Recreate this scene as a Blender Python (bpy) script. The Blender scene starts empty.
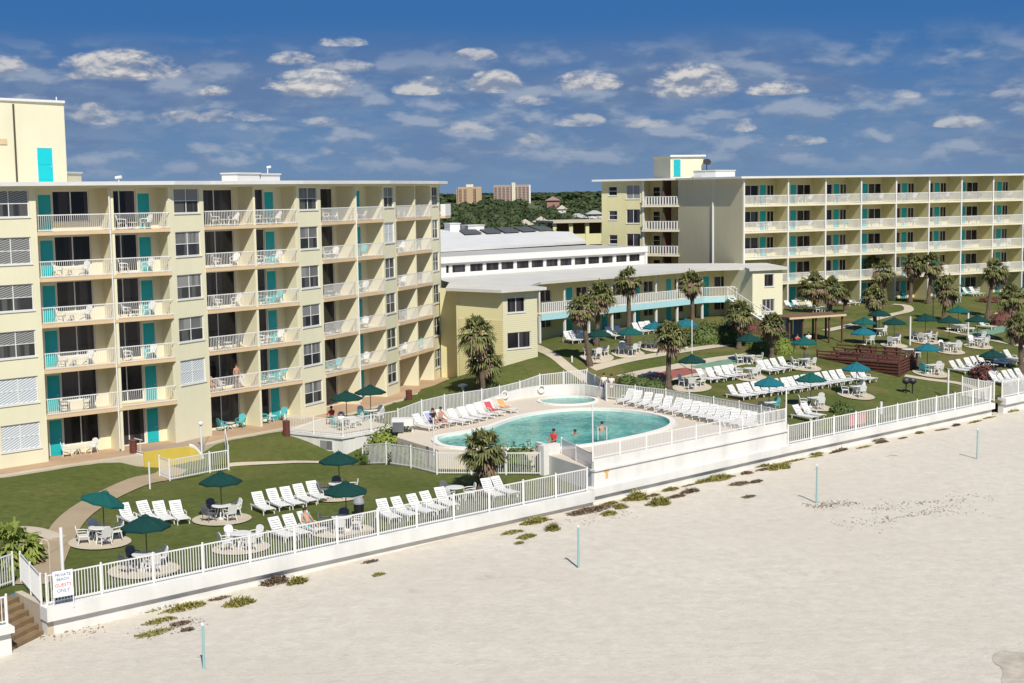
import bpy, bmesh, math, random
import numpy as np
from mathutils import Vector, Matrix, noise
from mathutils.geometry import delaunay_2d_cdt
random.seed(7)
SC = bpy.context.scene
COL = SC.collection
PI = math.pi

# ------------------------------------------------------------------ camera model
FPX = 1400.0; CAMH = 18.0
PITCH = math.atan(149.5/FPX); ROLL = 0.015
FW = Vector((0, math.cos(PITCH), -math.sin(PITCH)))
_R0 = Vector((1, 0, 0)); _U0 = Vector((0, math.sin(PITCH), math.cos(PITCH)))
RT = math.cos(ROLL)*_R0 - math.sin(ROLL)*_U0
UP = math.sin(ROLL)*_R0 + math.cos(ROLL)*_U0

def at(px, py, z):
    d = FW + (px-512)/FPX*RT + (341.5-py)/FPX*UP
    t = (z-CAMH)/d.z
    return Vector((d.x*t, d.y*t, z))

# ------------------------------------------------------------------ terrain (thin plate spline through surveyed points)
ctl = []
for l, z in [
    ([(45, 607), (100, 593), (300, 543), (450, 518), (590, 491)], 1.15),
    ([(789, 445.3), (900, 421), (990, 402.5)], 1.4),
    ([(1024, 392.7)], 1.5),
    ([(52, 466), (174, 447), (441, 379)], 1.85),
    ([(208, 439), (300, 423), (390, 397)], 1.75), ([(20, 474), (110, 458)], 1.88), ([(216, 446), (250, 441), (280, 437)], 1.85), ([(120, 461), (60, 472)], 1.85),
    ([(150, 474), (203, 467), (176, 471)], .85),
    ([(343, 461), (330, 463), (356, 464)], 0.55), ([(300, 464), (240, 468)], 0.9), ([(170, 484), (150, 478)], 0.95), ([(60, 490)], 1.6), ([(20, 500)], 1.7),
    ([(370, 467), (437, 476), (543, 477)], 1.2), ([(200, 540), (330, 500)], 1.05),
    ([(445, 409), (500, 398)], 2.25), ([(591, 387)], 2.6), ([(398, 428)], 2.0),
    ([(509, 372)], 3.6), ([(550, 360)], 4.15), ([(470, 384)], 2.9),
    ([(549, 342.7)], 4.7), ([(680, 326)], 4.8), ([(735, 318), (775, 317)], 5.0),
    ([(800, 309), (880, 304), (960, 298), (1020, 294)], 5.05),
    ([(800, 425)], 2.0), ([(740, 402)], 2.4), ([(660, 385)], 2.9)]:
    for p in l: ctl.append(at(p[0], p[1], z))
for x, y, z in [(-45, 60, 1.5), (-60, 40, 1.4), (-25, 110, 2.2), (-15, 140, 4), (0, 150, 4.8), (20, 165, 5), (60, 190, 5), (110, 190, 5), (-60, 180, 4.5), (60, 120, 1.8), (75, 140, 1.8), (100, 165, 2.2), (75, 165, 4.5)]:
    ctl.append(Vector((x, y, z)))
_P = np.array([[c.x, c.y] for c in ctl]); _Z = np.array([c.z for c in ctl]); _n = len(ctl)
def _phi(r2): return 0.5*r2*np.log(r2+1e-9)
_K = _phi(((_P[:, None]-_P[None])**2).sum(-1)) + np.eye(_n)*1.5
_A = np.zeros((_n+3, _n+3)); _A[:_n, :_n] = _K; _A[:_n, _n] = 1; _A[:_n, _n+1:] = _P; _A[_n:, :_n] = _A[:_n, _n:].T
_W = np.linalg.solve(_A, np.concatenate([_Z, np.zeros(3)]))
def lawn0(x, y):
    r2 = ((_P-np.array([x, y]))**2).sum(-1)
    return float(_phi(r2)@_W[:_n] + _W[_n] + _W[_n+1]*x + _W[_n+2]*y)
def inpoly(x, y, poly):
    c = False; n = len(poly); j = n-1
    for i in range(n):
        a = poly[i]; b = poly[j]
        if (a[1] > y) != (b[1] > y) and x < (b[0]-a[0])*(y-a[1])/(b[1]-a[1])+a[0]: c = not c
        j = i
    return c
DECK = [(4.5, 77.5), (17.75, 89.7), (15.6, 94.2), (11.4, 100.8), (7.1, 104.6), (3.5, 107.6), (-.2, 104.6), (-3.6, 99.2), (-6.0, 95.6), (-7.6, 93.2), (-7.5, 89.0), (-4.6, 84.3), (1.7, 82.9)]
FV = [(-37.6, 77.0), (-31.0, 82.1), (-28.5, 84.6), (-21.9, 90.3), (-20.3, 93.2), (-15.1, 99.5), (-13.75, 102.2), (-9.95, 109.9), (-9.15, 112.6), (-6.75, 119.5), (-6.1, 122.2)]
def offset(poly, d):
    out = []
    for i, p in enumerate(poly):
        a = Vector(poly[max(i-1, 0)]); b = Vector(poly[min(i+1, len(poly)-1)]); t = (b-a).normalized(); n = Vector((t.y, -t.x))
        out.append((p[0]+n.x*d, p[1]+n.y*d))
    return out
FOOT = offset(FV, 1.9)+offset(FV, -14)[::-1]
WCL = [((-30, 45.4), (-20, 54), 1.2), ((-19.4, 56.3), (4.3, 77.2), 1.25), ((4.3, 77.2), (17.8, 89.6), 1.4), ((17.8, 89.6), (36.7, 106.1), 1.4), ((37.9, 107), (90, 153), 1.6)]
def lawn(x, y):
    z = lawn0(x, y)
    if inpoly(x, y, DECK): z = min(z, 2.0)
    if inpoly(x, y, FOOT): z = min(z, 1.88)
    for (ax, ay), (bx, by), t in WCL:
        dx, dy = bx-ax, by-ay; L = math.hypot(dx, dy); u = max(0, min(1, ((x-ax)*dx+(y-ay)*dy)/L/L)); d = math.hypot(x-ax-u*dx, y-ay-u*dy)
        if d < 4: z = min(z, t-.10+.35*max(0, d-.5))
    return z
def sst(a, b, x):
    t = max(0, min(1, (x-a)/(b-a))); return t*t*(3-2*t)
def sand(x, y):
    z = 0.42*sst(-16, 6, x*0.8+y*0.05) - 0.0
    z += 0.05*noise.noise(Vector((x*.25, y*.25, 0))) + 0.03*noise.noise(Vector((x*.7, y*.7, 3)))
    return z - 1.2*sst(20, -30, y)
def hit(px, py, f=lawn):
    z = 1.5
    for i in range(40):
        p = at(px, py, z); z = .5*z+.5*f(p.x, p.y)
    p = at(px, py, z); p.z = f(p.x, p.y); return p

# ------------------------------------------------------------------ materials
def newmat(name):
    m = bpy.data.materials.new(name); m.use_nodes = True
    nt = m.node_tree; b = nt.nodes['Principled BSDF']
    return m, nt, b
def N(nt, t, **k):
    n = nt.nodes.new(t)
    for a, v in k.items(): setattr(n, a, v)
    return n
def mixc(nt, fac, a, b, mode='MIX'):
    n = N(nt, 'ShaderNodeMix', data_type='RGBA', blend_type=mode)
    for s, v in ((0, fac), (6, a), (7, b)):
        if isinstance(v, bpy.types.NodeSocket): nt.links.new(v, n.inputs[s])
        else: n.inputs[s].default_value = v if s == 0 else (*v[:3], 1)
    return n.outputs[2]
def tex(nt, scale, detail=4, co=None, rough=.55):
    n = N(nt, 'ShaderNodeTexNoise'); n.inputs['Scale'].default_value = scale; n.inputs['Detail'].default_value = detail
    n.inputs['Roughness'].default_value = rough
    if co is not None: nt.links.new(co, n.inputs['Vector'])
    return n.outputs['Fac']
def ramp(nt, src, a, b, ca=(0, 0, 0), cb=(1, 1, 1)):
    r = N(nt, 'ShaderNodeValToRGB'); r.color_ramp.elements[0].position = a; r.color_ramp.elements[1].position = b
    r.color_ramp.elements[0].color = (*ca, 1); r.color_ramp.elements[1].color = (*cb, 1)
    nt.links.new(src, r.inputs[0]); return r.outputs[0]
def mul(c, k): return tuple(min(1, v*k) for v in c)
def M(name, c, rough=.7, var=.15, scale=1.2, bump=0., bscale=15, spec=.3, metal=0):
    m, nt, b = newmat(name)
    co = N(nt, 'ShaderNodeTexCoord').outputs['Object']
    f = tex(nt, scale, 5, co)
    col = mixc(nt, f, mul(c, 1-var), mul(c, 1+var))
    nt.links.new(col, b.inputs['Base Color'])
    b.inputs['Roughness'].default_value = rough; b.inputs['Specular IOR Level'].default_value = spec; b.inputs['Metallic'].default_value = metal
    if bump:
        bn = N(nt, 'ShaderNodeBump'); bn.inputs['Strength'].default_value = bump; bn.inputs['Distance'].default_value = .05
        nt.links.new(tex(nt, bscale, 3, co), bn.inputs['Height']); nt.links.new(bn.outputs[0], b.inputs['Normal'])
    return m
def stucco(name, c, dirt=.25):
    m, nt, b = newmat(name)
    co = N(nt, 'ShaderNodeTexCoord').outputs['Object']
    mp = N(nt, 'ShaderNodeMapping'); mp.inputs['Scale'].default_value = (.55, .55, .09); nt.links.new(co, mp.inputs[0])
    st = ramp(nt, tex(nt, 1.2, 6, mp.outputs[0], .6), .45, .85)
    c1 = mixc(nt, tex(nt, .35, 4, co), mul(c, .93), mul(c, 1.05))
    fac = N(nt, 'ShaderNodeMath', operation='MULTIPLY'); nt.links.new(st, fac.inputs[0]); fac.inputs[1].default_value = dirt
    nt.links.new(mixc(nt, fac.outputs[0], c1, mul(c, .62)), b.inputs['Base Color'])
    b.inputs['Roughness'].default_value = .85; b.inputs['Specular IOR Level'].default_value = .15
    bn = N(nt, 'ShaderNodeBump'); bn.inputs['Strength'].default_value = .25; bn.inputs['Distance'].default_value = .02
    nt.links.new(tex(nt, 25, 3, co), bn.inputs['Height']); nt.links.new(bn.outputs[0], b.inputs['Normal'])
    return m
def striped(name, c1, c2, scale, axis='Z', rough=.6, tilt=0, thr=.5):
    m, nt, b = newmat(name)
    co = N(nt, 'ShaderNodeTexCoord').outputs['Object']
    mp = N(nt, 'ShaderNodeMapping'); mp.inputs['Rotation'].default_value = (0, tilt, 0); nt.links.new(co, mp.inputs[0])
    w = N(nt, 'ShaderNodeTexWave', bands_direction=axis); w.inputs['Scale'].default_value = scale; nt.links.new(mp.outputs[0], w.inputs[0])
    col = mixc(nt, ramp(nt, w.outputs['Fac'], thr-.15, thr+.15), c1, c2)
    col = mixc(nt, tex(nt, 1.5, 4, co), col, mul(c1, .9), 'MIX') if False else col
    nt.links.new(col, b.inputs['Base Color']); b.inputs['Roughness'].default_value = rough
    return m
def lin(r, g, b): return tuple(((v/255)/12.92 if v/255 <= .04045 else ((v/255+.055)/1.055)**2.4) for v in (r, g, b))

YEL = stucco('yellow_stucco_left', (.735, .69, .485), .2)
YEL2 = stucco('yellow_stucco_right', (.62, .57, .32), .25)
YEL3 = stucco('yellow_siding', (.70, .64, .36), .25)
BLANK = stucco('beige_stucco', (.56, .505, .33), .25)
WHITE = M('white_paint', (.70, .69, .655), .55, .05, .6)
WROOF = M('white_roofing', (.63, .62, .58), .8, .14, .5, .3, 3)
GROOF = M('grey_roofing', (.42, .41, .37), .9, .15, .4, .3, 3)
WALLW = stucco('white_masonry', (.70, .685, .635), .6)
TEAL = M('teal_door_paint', (.015, .40, .42), .45, .06, .6)
SLABE = M('tan_slab_edge', (.62, .46, .28), .8, .15, .8)
SLABW = M('cream_slab', (.70, .64, .46), .8, .1, .8)
CONC = M('concrete', (.50, .43, .32), .9, .18, .7, .3, 12)
TERR = M('terracotta_floor', (.42, .29, .18), .85, .2, .8)
DECKM = M('pool_deck_paint', (.60, .52, .41), .85, .1, .5, .2, 10)
COPING = M('coping_white', (.78, .74, .66), .6, .06, 1)
PLAST = M('white_plastic', (.71, .70, .665), .35, .04, 2, spec=.5)
PLASTG = M('grey_plastic', (.13, .135, .14), .4, .1, 2, spec=.5)
GRN = M('dark_green_plastic', (.02, .19, .15), .45, .1, 2)
GREENF = M('dark_green_canvas', (.003, .040, .032), .85, .15, 1.5)
TEALF = M('teal_green_canvas', (.005, .085, .072), .85, .12, 1.5)
BLUEF = M('teal_blue_canvas', (.010, .125, .15), .85, .12, 1.5)
POLEM = M('dark_pole', (.05, .05, .045), .5, .1, 2)
ALU = M('pole_white', (.7, .7, .68), .4, .05, 2)
BROWNW = striped('brown_deck_boards', (.16, .045, .03), (.075, .02, .014), 3.2, 'Z', .8)
BROWNF = M('brown_stained_wood', (.12, .048, .032), .8, .5, 3)
BROWNM = M('brown_roof', (.17, .10, .06), .85, .15, 1)
TARP = M('blue_grey_tarp', (.10, .16, .24), .7, .2, .8)
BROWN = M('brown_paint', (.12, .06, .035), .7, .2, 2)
STAIR = M('weathered_planks', (.22, .15, .08), .9, .4, 2.5, .3, 8)
REDC = M('red_court', (.30, .10, .08), .85, .15, .6)
GREENC = M('green_court', (.16, .27, .18), .85, .12, .6)
YELP = M('bright_yellow_paint', (.56, .42, .07), .7, .12, .8)
BLACKM = M('black_metal', (.02, .02, .02), .5, .1, 2)
LBLUE = M('light_blue_paint', (.38, .62, .64), .7, .08, .7)
POSTB = M('pale_teal_pvc', (.27, .45, .43), .5, .08, 2)
SKIN = M('skin_tan', (.46, .26, .17), .6, .08, 3)
SKIN2 = M('skin_brown', (.34, .15, .08), .6, .08, 3)
HAIR = M('dark_hair', (.03, .018, .012), .6, .1, 5)
def cloth(n, c): return M(n, c, .85, .08, 3)
CWHITE = cloth('cloth_white', (.75, .74, .72)); CRED = cloth('cloth_red', (.5, .05, .05)); CBLUE = cloth('cloth_blue', (.06, .09, .45)); CBLACK = cloth('cloth_black', (.02, .02, .025)); CPINK = cloth('cloth_pink', (.6, .25, .25)); CORANGE = cloth('towel_orange', (.62, .33, .14)); CTEAL = cloth('cloth_teal', (.1, .42, .42))
TREAD = cloth('towel_red', (.5, .09, .10)); TBLUE = striped('towel_blue', (.07, .10, .55), (.55, .6, .8), 3, 'X', .85)
SOLAR = M('solar_panel', (.10, .10, .095), .6, .2, 1, spec=.3)
SIGNW = M('sign_board', (.78, .78, .76), .5, .03, 2)
TXTB = M('sign_ink_blue', (.10, .14, .28), .6, .02, 2); TXTR = M('sign_ink_red', (.6, .06, .05), .6, .02, 2)

def glass_mat(name, c, rough=.08, curtain=None):
    m, nt, b = newmat(name)
    co = N(nt, 'ShaderNodeTexCoord').outputs['Object']
    oi = N(nt, 'ShaderNodeObjectInfo')
    col = mixc(nt, tex(nt, 1.1, 2, co), mul(c, .5), mul(c, 1.5))
    if curtain:
        w = N(nt, 'ShaderNodeTexNoise'); mp = N(nt, 'ShaderNodeMapping'); mp.inputs['Scale'].default_value = (1.3, 1.3, .02)
        ad = N(nt, 'ShaderNodeVectorMath', operation='ADD'); nt.links.new(co, ad.inputs[0])
        cr = N(nt, 'ShaderNodeVectorMath', operation='SCALE'); cr.inputs[0].default_value = (31, 17, 5); nt.links.new(oi.outputs['Random'], cr.inputs['Scale'])
        nt.links.new(cr.outputs[0], ad.inputs[1]); nt.links.new(ad.outputs[0], mp.inputs[0]); nt.links.new(mp.outputs[0], w.inputs['Vector']); w.inputs['Scale'].default_value = 1.0
        col = mixc(nt, ramp(nt, w.outputs['Fac'], .50, .56), col, curtain)
    nt.links.new(col, b.inputs['Base Color']); b.inputs['Roughness'].default_value = rough; b.inputs['Specular IOR Level'].default_value = .32
    return m
GLASS = glass_mat('dark_glass', (.015, .014, .017), .10, (.05, .045, .05))
GLASS2 = glass_mat('window_glass', (.03, .032, .035), .08, (.09, .09, .085))
BLIND = striped('bright_blinds', (.72, .74, .74), (.34, .38, .40), 2.3, 'Z', .5, .45)
BLIND2 = striped('dim_blinds', (.34, .34, .31), (.08, .08, .085), 2.6, 'Z', .4, .30)

SHADE = glass_mat('shaded_glass', (.16, .16, .15), .2, (.26, .26, .24))
# vegetation
def leafmat(name, a, b_, rough=.7):
    m, nt, b = newmat(name)
    g = N(nt, 'ShaderNodeNewGeometry'); co = N(nt, 'ShaderNodeTexCoord').outputs['Object']
    f = tex(nt, .8, 3, co)
    ad = N(nt, 'ShaderNodeMath', operation='ADD'); nt.links.new(f, ad.inputs[0])
    rm = N(nt, 'ShaderNodeMath', operation='MULTIPLY_ADD'); nt.links.new(g.outputs['Random Per Island'], rm.inputs[0]); rm.inputs[1].default_value = .7; rm.inputs[2].default_value = -.35
    nt.links.new(rm.outputs[0], ad.inputs[1]); ad.use_clamp = True
    nt.links.new(mixc(nt, ad.outputs[0], a, b_), b.inputs['Base Color']); b.inputs['Roughness'].default_value = rough; b.inputs['Specular IOR Level'].default_value = .25
    return m
PALMG = leafmat('palm_green', (.055, .066, .020), (.22, .22, .075))
PALMD = leafmat('palm_dead', (.08, .052, .030), (.30, .21, .13))
TRUNK = M('palm_trunk', (.13, .095, .065), .95, .35, 4, .8, 9)
BUSH = leafmat('bush_green', (.03, .05, .014), (.12, .16, .04))
BUSHL = leafmat('bush_light', (.09, .13, .02), (.26, .30, .06))
BUSHR = leafmat('bush_red', (.07, .025, .02), (.20, .08, .06))
DUNE = leafmat('dune_plant', (.10, .10, .02), (.38, .33, .09))
DUNE2 = leafmat('dune_plant_dry', (.08, .055, .035), (.26, .19, .12))
FOREST = leafmat('forest_leaves', (.017, .030, .012), (.075, .10, .032))
def grassmat():
    m, nt, b = newmat('lawn_grass'); co = N(nt, 'ShaderNodeTexCoord').outputs['Object']
    c = mixc(nt, ramp(nt, tex(nt, .16, 5, co), .35, .65), (.100, .128, .030), (.150, .172, .048))
    c = mixc(nt, ramp(nt, tex(nt, 2.2, 6, co, .7), .3, .75), mul((.098, .118, .030), .7), c)
    dr = ramp(nt, tex(nt, .22, 5, co, .65), .48, .66)
    # right-hand lawns are drier
    sx = N(nt, 'ShaderNodeSeparateXYZ'); nt.links.new(co, sx.inputs[0])
    mr = N(nt, 'ShaderNodeMapRange'); nt.links.new(sx.outputs[0], mr.inputs[0]); mr.inputs[1].default_value = -6; mr.inputs[2].default_value = 12; mr.inputs[3].default_value = .2; mr.inputs[4].default_value = .7
    k = N(nt, 'ShaderNodeMath', operation='MULTIPLY'); nt.links.new(dr, k.inputs[0]); nt.links.new(mr.outputs[0], k.inputs[1])
    c = mixc(nt, k.outputs[0], c, (.20, .145, .065))
    an = N(nt, 'ShaderNodeAttribute'); an.attribute_name = 'dry'; dd_ = N(nt, 'ShaderNodeMath', operation='MULTIPLY_ADD'); nt.links.new(tex(nt, 1.1, 6, co, .75), dd_.inputs[0]); dd_.inputs[1].default_value = 1.3; nt.links.new(an.outputs['Fac'], dd_.inputs[2])
    c = mixc(nt, ramp(nt, dd_.outputs[0], 1.0, 1.95), c, (.20, .145, .072))
    nt.links.new(c, b.inputs['Base Color']); b.inputs['Roughness'].default_value = .95; b.inputs['Specular IOR Level'].default_value = .1
    bn = N(nt, 'ShaderNodeBump'); bn.inputs['Strength'].default_value = .6; bn.inputs['Distance'].default_value = .06
    nt.links.new(tex(nt, 9, 5, co, .75), bn.inputs['Height']); nt.links.new(bn.outputs[0], b.inputs['Normal'])
    return m
GRASS = grassmat()
def sandmat():
    m, nt, b = newmat('beach_sand'); co = N(nt, 'ShaderNodeTexCoord').outputs['Object']
    c = mixc(nt, ramp(nt, tex(nt, .09, 6, co, .6), .35, .65), (.69, .62, .505), (.75, .68, .565))
    c = mixc(nt, ramp(nt, tex(nt, 1.6, 6, co, .75), .35, .7), mul((.69, .62, .505), .88), c)
    v = ramp(nt, tex(nt, .5, 8, co, .7), .62, .72)
    k = N(nt, 'ShaderNodeMath', operation='MULTIPLY'); nt.links.new(v, k.inputs[0]); k.inputs[1].default_value = .35
    c = mixc(nt, k.outputs[0], c, (.36, .30, .24))
    nt.links.new(c, b.inputs['Base Color']); b.inputs['Roughness'].default_value = .95; b.inputs['Specular IOR Level'].default_value = .1
    h1 = tex(nt, 3.4, 8, co, .85)
    mp = N(nt, 'ShaderNodeMapping'); mp.inputs['Rotation'].default_value = (0, 0, -.85); mp.inputs['Scale'].default_value = (.14, 1.6, 1); nt.links.new(co, mp.inputs[0])
    h2 = tex(nt, 1.3, 4, mp.outputs[0], .6)
    ad = N(nt, 'ShaderNodeMath', operation='MULTIPLY_ADD'); nt.links.new(h2, ad.inputs[0]); ad.inputs[1].default_value = .35; nt.links.new(h1, ad.inputs[2])
    bn = N(nt, 'ShaderNodeBump'); bn.inputs['Strength'].default_value = .6; bn.inputs['Distance'].default_value = .15
    vo = N(nt, 'ShaderNodeTexVoronoi'); vo.inputs['Scale'].default_value = 1.9; vo.inputs['Randomness'].default_value = 1; nt.links.new(co, vo.inputs['Vector'])
    fp = ramp(nt, vo.outputs['Distance'], .04, .20); zone = ramp(nt, tex(nt, .12, 3, co), .42, .56)
    fm = mixc(nt, zone, (1, 1, 1), fp); a2 = N(nt, 'ShaderNodeMath', operation='MULTIPLY_ADD'); nt.links.new(fm, a2.inputs[0]); a2.inputs[1].default_value = .30; nt.links.new(ad.outputs[0], a2.inputs[2])
    nt.links.new(a2.outputs[0], bn.inputs['Height']); nt.links.new(bn.outputs[0], b.inputs['Normal'])
    return m
SAND = sandmat()
def watermat():
    m, nt, b = newmat('pool_water'); co = N(nt, 'ShaderNodeTexCoord').outputs['Object']
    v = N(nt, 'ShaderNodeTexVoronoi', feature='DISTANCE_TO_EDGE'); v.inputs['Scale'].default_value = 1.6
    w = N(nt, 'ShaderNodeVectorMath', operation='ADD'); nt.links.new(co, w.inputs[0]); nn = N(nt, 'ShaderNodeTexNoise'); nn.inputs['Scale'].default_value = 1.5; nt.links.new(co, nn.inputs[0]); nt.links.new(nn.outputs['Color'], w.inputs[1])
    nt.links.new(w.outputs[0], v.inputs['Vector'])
    c = mixc(nt, ramp(nt, v.outputs['Distance'], .0, .35), (.18, .50, .43), (.015, .31, .265))  # pale veins: caustic light pattern painted into the opaque water colour
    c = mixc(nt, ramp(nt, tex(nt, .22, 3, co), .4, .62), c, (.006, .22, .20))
    nt.links.new(c, b.inputs['Base Color']); b.inputs['Roughness'].default_value = .08; b.inputs['Specular IOR Level'].default_value = .18
    bn = N(nt, 'ShaderNodeBump'); bn.inputs['Strength'].default_value = .35; bn.inputs['Distance'].default_value = .1
    nt.links.new(tex(nt, 2.5, 3, co), bn.inputs['Height']); nt.links.new(bn.outputs[0], b.inputs['Normal'])
    return m
WATER = watermat()

# ------------------------------------------------------------------ mesh builder
class MB:
    def __init__(s): s.v = []; s.f = []
    def pts(s, P, faces):
        n = len(s.v); s.v += [tuple(p) for p in P]; s.f += [tuple(i+n for i in f) for f in faces]
    def box(s, u0, u1, n0, n1, z0, z1, fr=None):
        P = [Vector((u, w, z)) for z in (z0, z1) for w in (n0, n1) for u in (u0, u1)]
        if fr is not None: P = [fr @ p for p in P]
        fs = [(0, 1, 3, 2), (4, 6, 7, 5), (0, 4, 5, 1), (2, 3, 7, 6), (0, 2, 6, 4), (1, 5, 7, 3)]
        s.pts(P, fs)
    def prism(s, poly, z0, z1, top=True):
        n = len(poly)
        P = [Vector((p[0], p[1], z0)) for p in poly]+[Vector((p[0], p[1], z1)) for p in poly]
        fs = [(i, (i+1) % n, (i+1) % n+n, i+n) for i in range(n)]
        fs += [tuple(range(n-1, -1, -1))]
        if top: fs += [tuple(range(n, 2*n))]
        s.pts(P, fs)
    def tube(s, P, R, k=6, cap=True):
        P = [Vector(p) for p in P]
        if not hasattr(R, '__len__'): R = [R]*len(P)
        ring = []
        for i, p in enumerate(P):
            d = (P[min(i+1, len(P)-1)]-P[max(i-1, 0)]).normalized()
            a = d.cross(Vector((0, 1, 0)) if abs(d.y) < .9 else Vector((1, 0, 0))).normalized(); b = d.cross(a)
            ring.append([p+(a*math.cos(2*PI*j/k)+b*math.sin(2*PI*j/k))*R[i] for j in range(k)])
        V = [q for r in ring for q in r]
        fs = [(i*k+j, i*k+(j+1) % k, (i+1)*k+(j+1) % k, (i+1)*k+j) for i in range(len(P)-1) for j in range(k)]
        if cap: fs += [tuple(range(k-1, -1, -1)), tuple(range((len(P)-1)*k, len(P)*k))]
        s.pts(V, fs)
    def lathe(s, prof, k=16, c=(0, 0), sx=1, sy=1):
        V = [Vector((c[0]+r*math.cos(2*PI*j/k)*sx, c[1]+r*math.sin(2*PI*j/k)*sy, z)) for r, z in prof for j in range(k)]
        m = len(prof)
        fs = [(i*k+j, i*k+(j+1) % k, (i+1)*k+(j+1) % k, (i+1)*k+j) for i in range(m-1) for j in range(k)]
        fs += [tuple(range(k-1, -1, -1)), tuple(range((m-1)*k, m*k))]
        s.pts(V, fs)
    def mesh(s, name, mat, smooth=False):
        me = bpy.data.meshes.new(name); me.from_pydata(s.v, [], s.f); me.update()
        if mat: me.materials.append(mat)
        bm = bmesh.new(); bm.from_mesh(me); bmesh.ops.recalc_face_normals(bm, faces=bm.faces); bm.to_mesh(me); bm.free()
        if smooth:
            me.polygons.foreach_set('use_smooth', [True]*len(me.polygons))
        return me

def tag(o, label=None, cat=None, group=None, kind=None):
    if label: o['label'] = label
    if cat: o['category'] = cat
    if group: o['group'] = group
    if kind: o['kind'] = kind
    return o
def empty(name, loc=(0, 0, 0), rz=0.0):
    o = bpy.data.objects.new(name, None); COL.objects.link(o); o.location = loc; o.rotation_euler = (0, 0, rz); o.empty_display_size = .3
    o['_'] = 0; del o['_']
    return o
def rootM(o): return Matrix.Translation(o.location) @ o.rotation_euler.to_matrix().to_4x4()
def link(name, me, parent=None, M_=None):
    o = bpy.data.objects.new(name, me); COL.objects.link(o)
    if parent: o.parent = parent
    if M_ is not None: o.matrix_local = M_
    return o
def wpart(name, mb, mat, root, smooth=False):       # mesh in world coordinates under a root
    me = mb.mesh(name, mat, smooth); o = bpy.data.objects.new(name, me); COL.objects.link(o); o.parent = root
    me.transform(rootM(root).inverted()); return o
def kids(o): return [c for c in bpy.data.objects if c.parent == o]
_kids = {}
def copy_tree(proto, loc, rz, scale=1.0):
    r = proto.copy(); COL.objects.link(r); r.location = loc; r.rotation_euler = (0, 0, rz); r.scale = (scale,)*3
    if proto.name not in _kids:
        _kids[proto.name] = [(c, [g for g in kids(c)]) for c in kids(proto)]
    for c, gs in _kids[proto.name]:
        d = c.copy(); COL.objects.link(d); d.parent = r
        for g in gs:
            h = g.copy(); COL.objects.link(h); h.parent = d
    return r
class Proto:                                         # first placement uses the original, later ones copies
    def __init__(s, o): s.o = o; s.used = False; s.first = None
    def put(s, loc, rz=0, scale=1.0):
        if not s.used:
            s.used = True; _kids.setdefault(s.o.name, [(c, [g for g in kids(c)]) for c in kids(s.o)])
            s.o.location = loc; s.o.rotation_euler = (0, 0, rz); s.o.scale = (scale,)*3; return s.o
        return copy_tree(s.o, loc, rz, scale)
ORD = ['first', 'second', 'third', 'fourth', 'fifth', 'sixth', 'seventh', 'eighth', 'ninth', 'tenth', 'eleventh', 'twelfth', 'thirteenth', 'fourteenth', 'fifteenth', 'sixteenth', 'seventeenth', 'eighteenth', 'nineteenth', 'twentieth', 'twenty-first']
def frame(a, b, z=0):                                # u along a->b, n outward (to the right of a->b), z up
    a = Vector((a[0], a[1], z)); d = Vector((b[0]-a.x, b[1]-a.y, 0)).normalized(); n = Vector((d.y, -d.x, 0))
    # columns u, n(outward), z : left-handed, faces get recalculated
    return Matrix(((d.x, n.x, 0, a.x), (d.y, n.y, 0, a.y), (0, 0, 1, a.z), (0, 0, 0, 1)))
def rframe(a, b, z=0):                               # right-handed: u along, local +y = inward
    a = Vector((a[0], a[1], z)); d = Vector((b[0]-a.x, b[1]-a.y, 0)).normalized()
    return Matrix(((d.x, -d.y, 0, a.x), (d.y, d.x, 0, a.y), (0, 0, 1, a.z), (0, 0, 0, 1)))
def dist(a, b): return math.hypot(b[0]-a[0], b[1]-a[1])
def lerp2(a, b, t): return (a[0]+(b[0]-a[0])*t, a[1]+(b[1]-a[1])*t)

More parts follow.
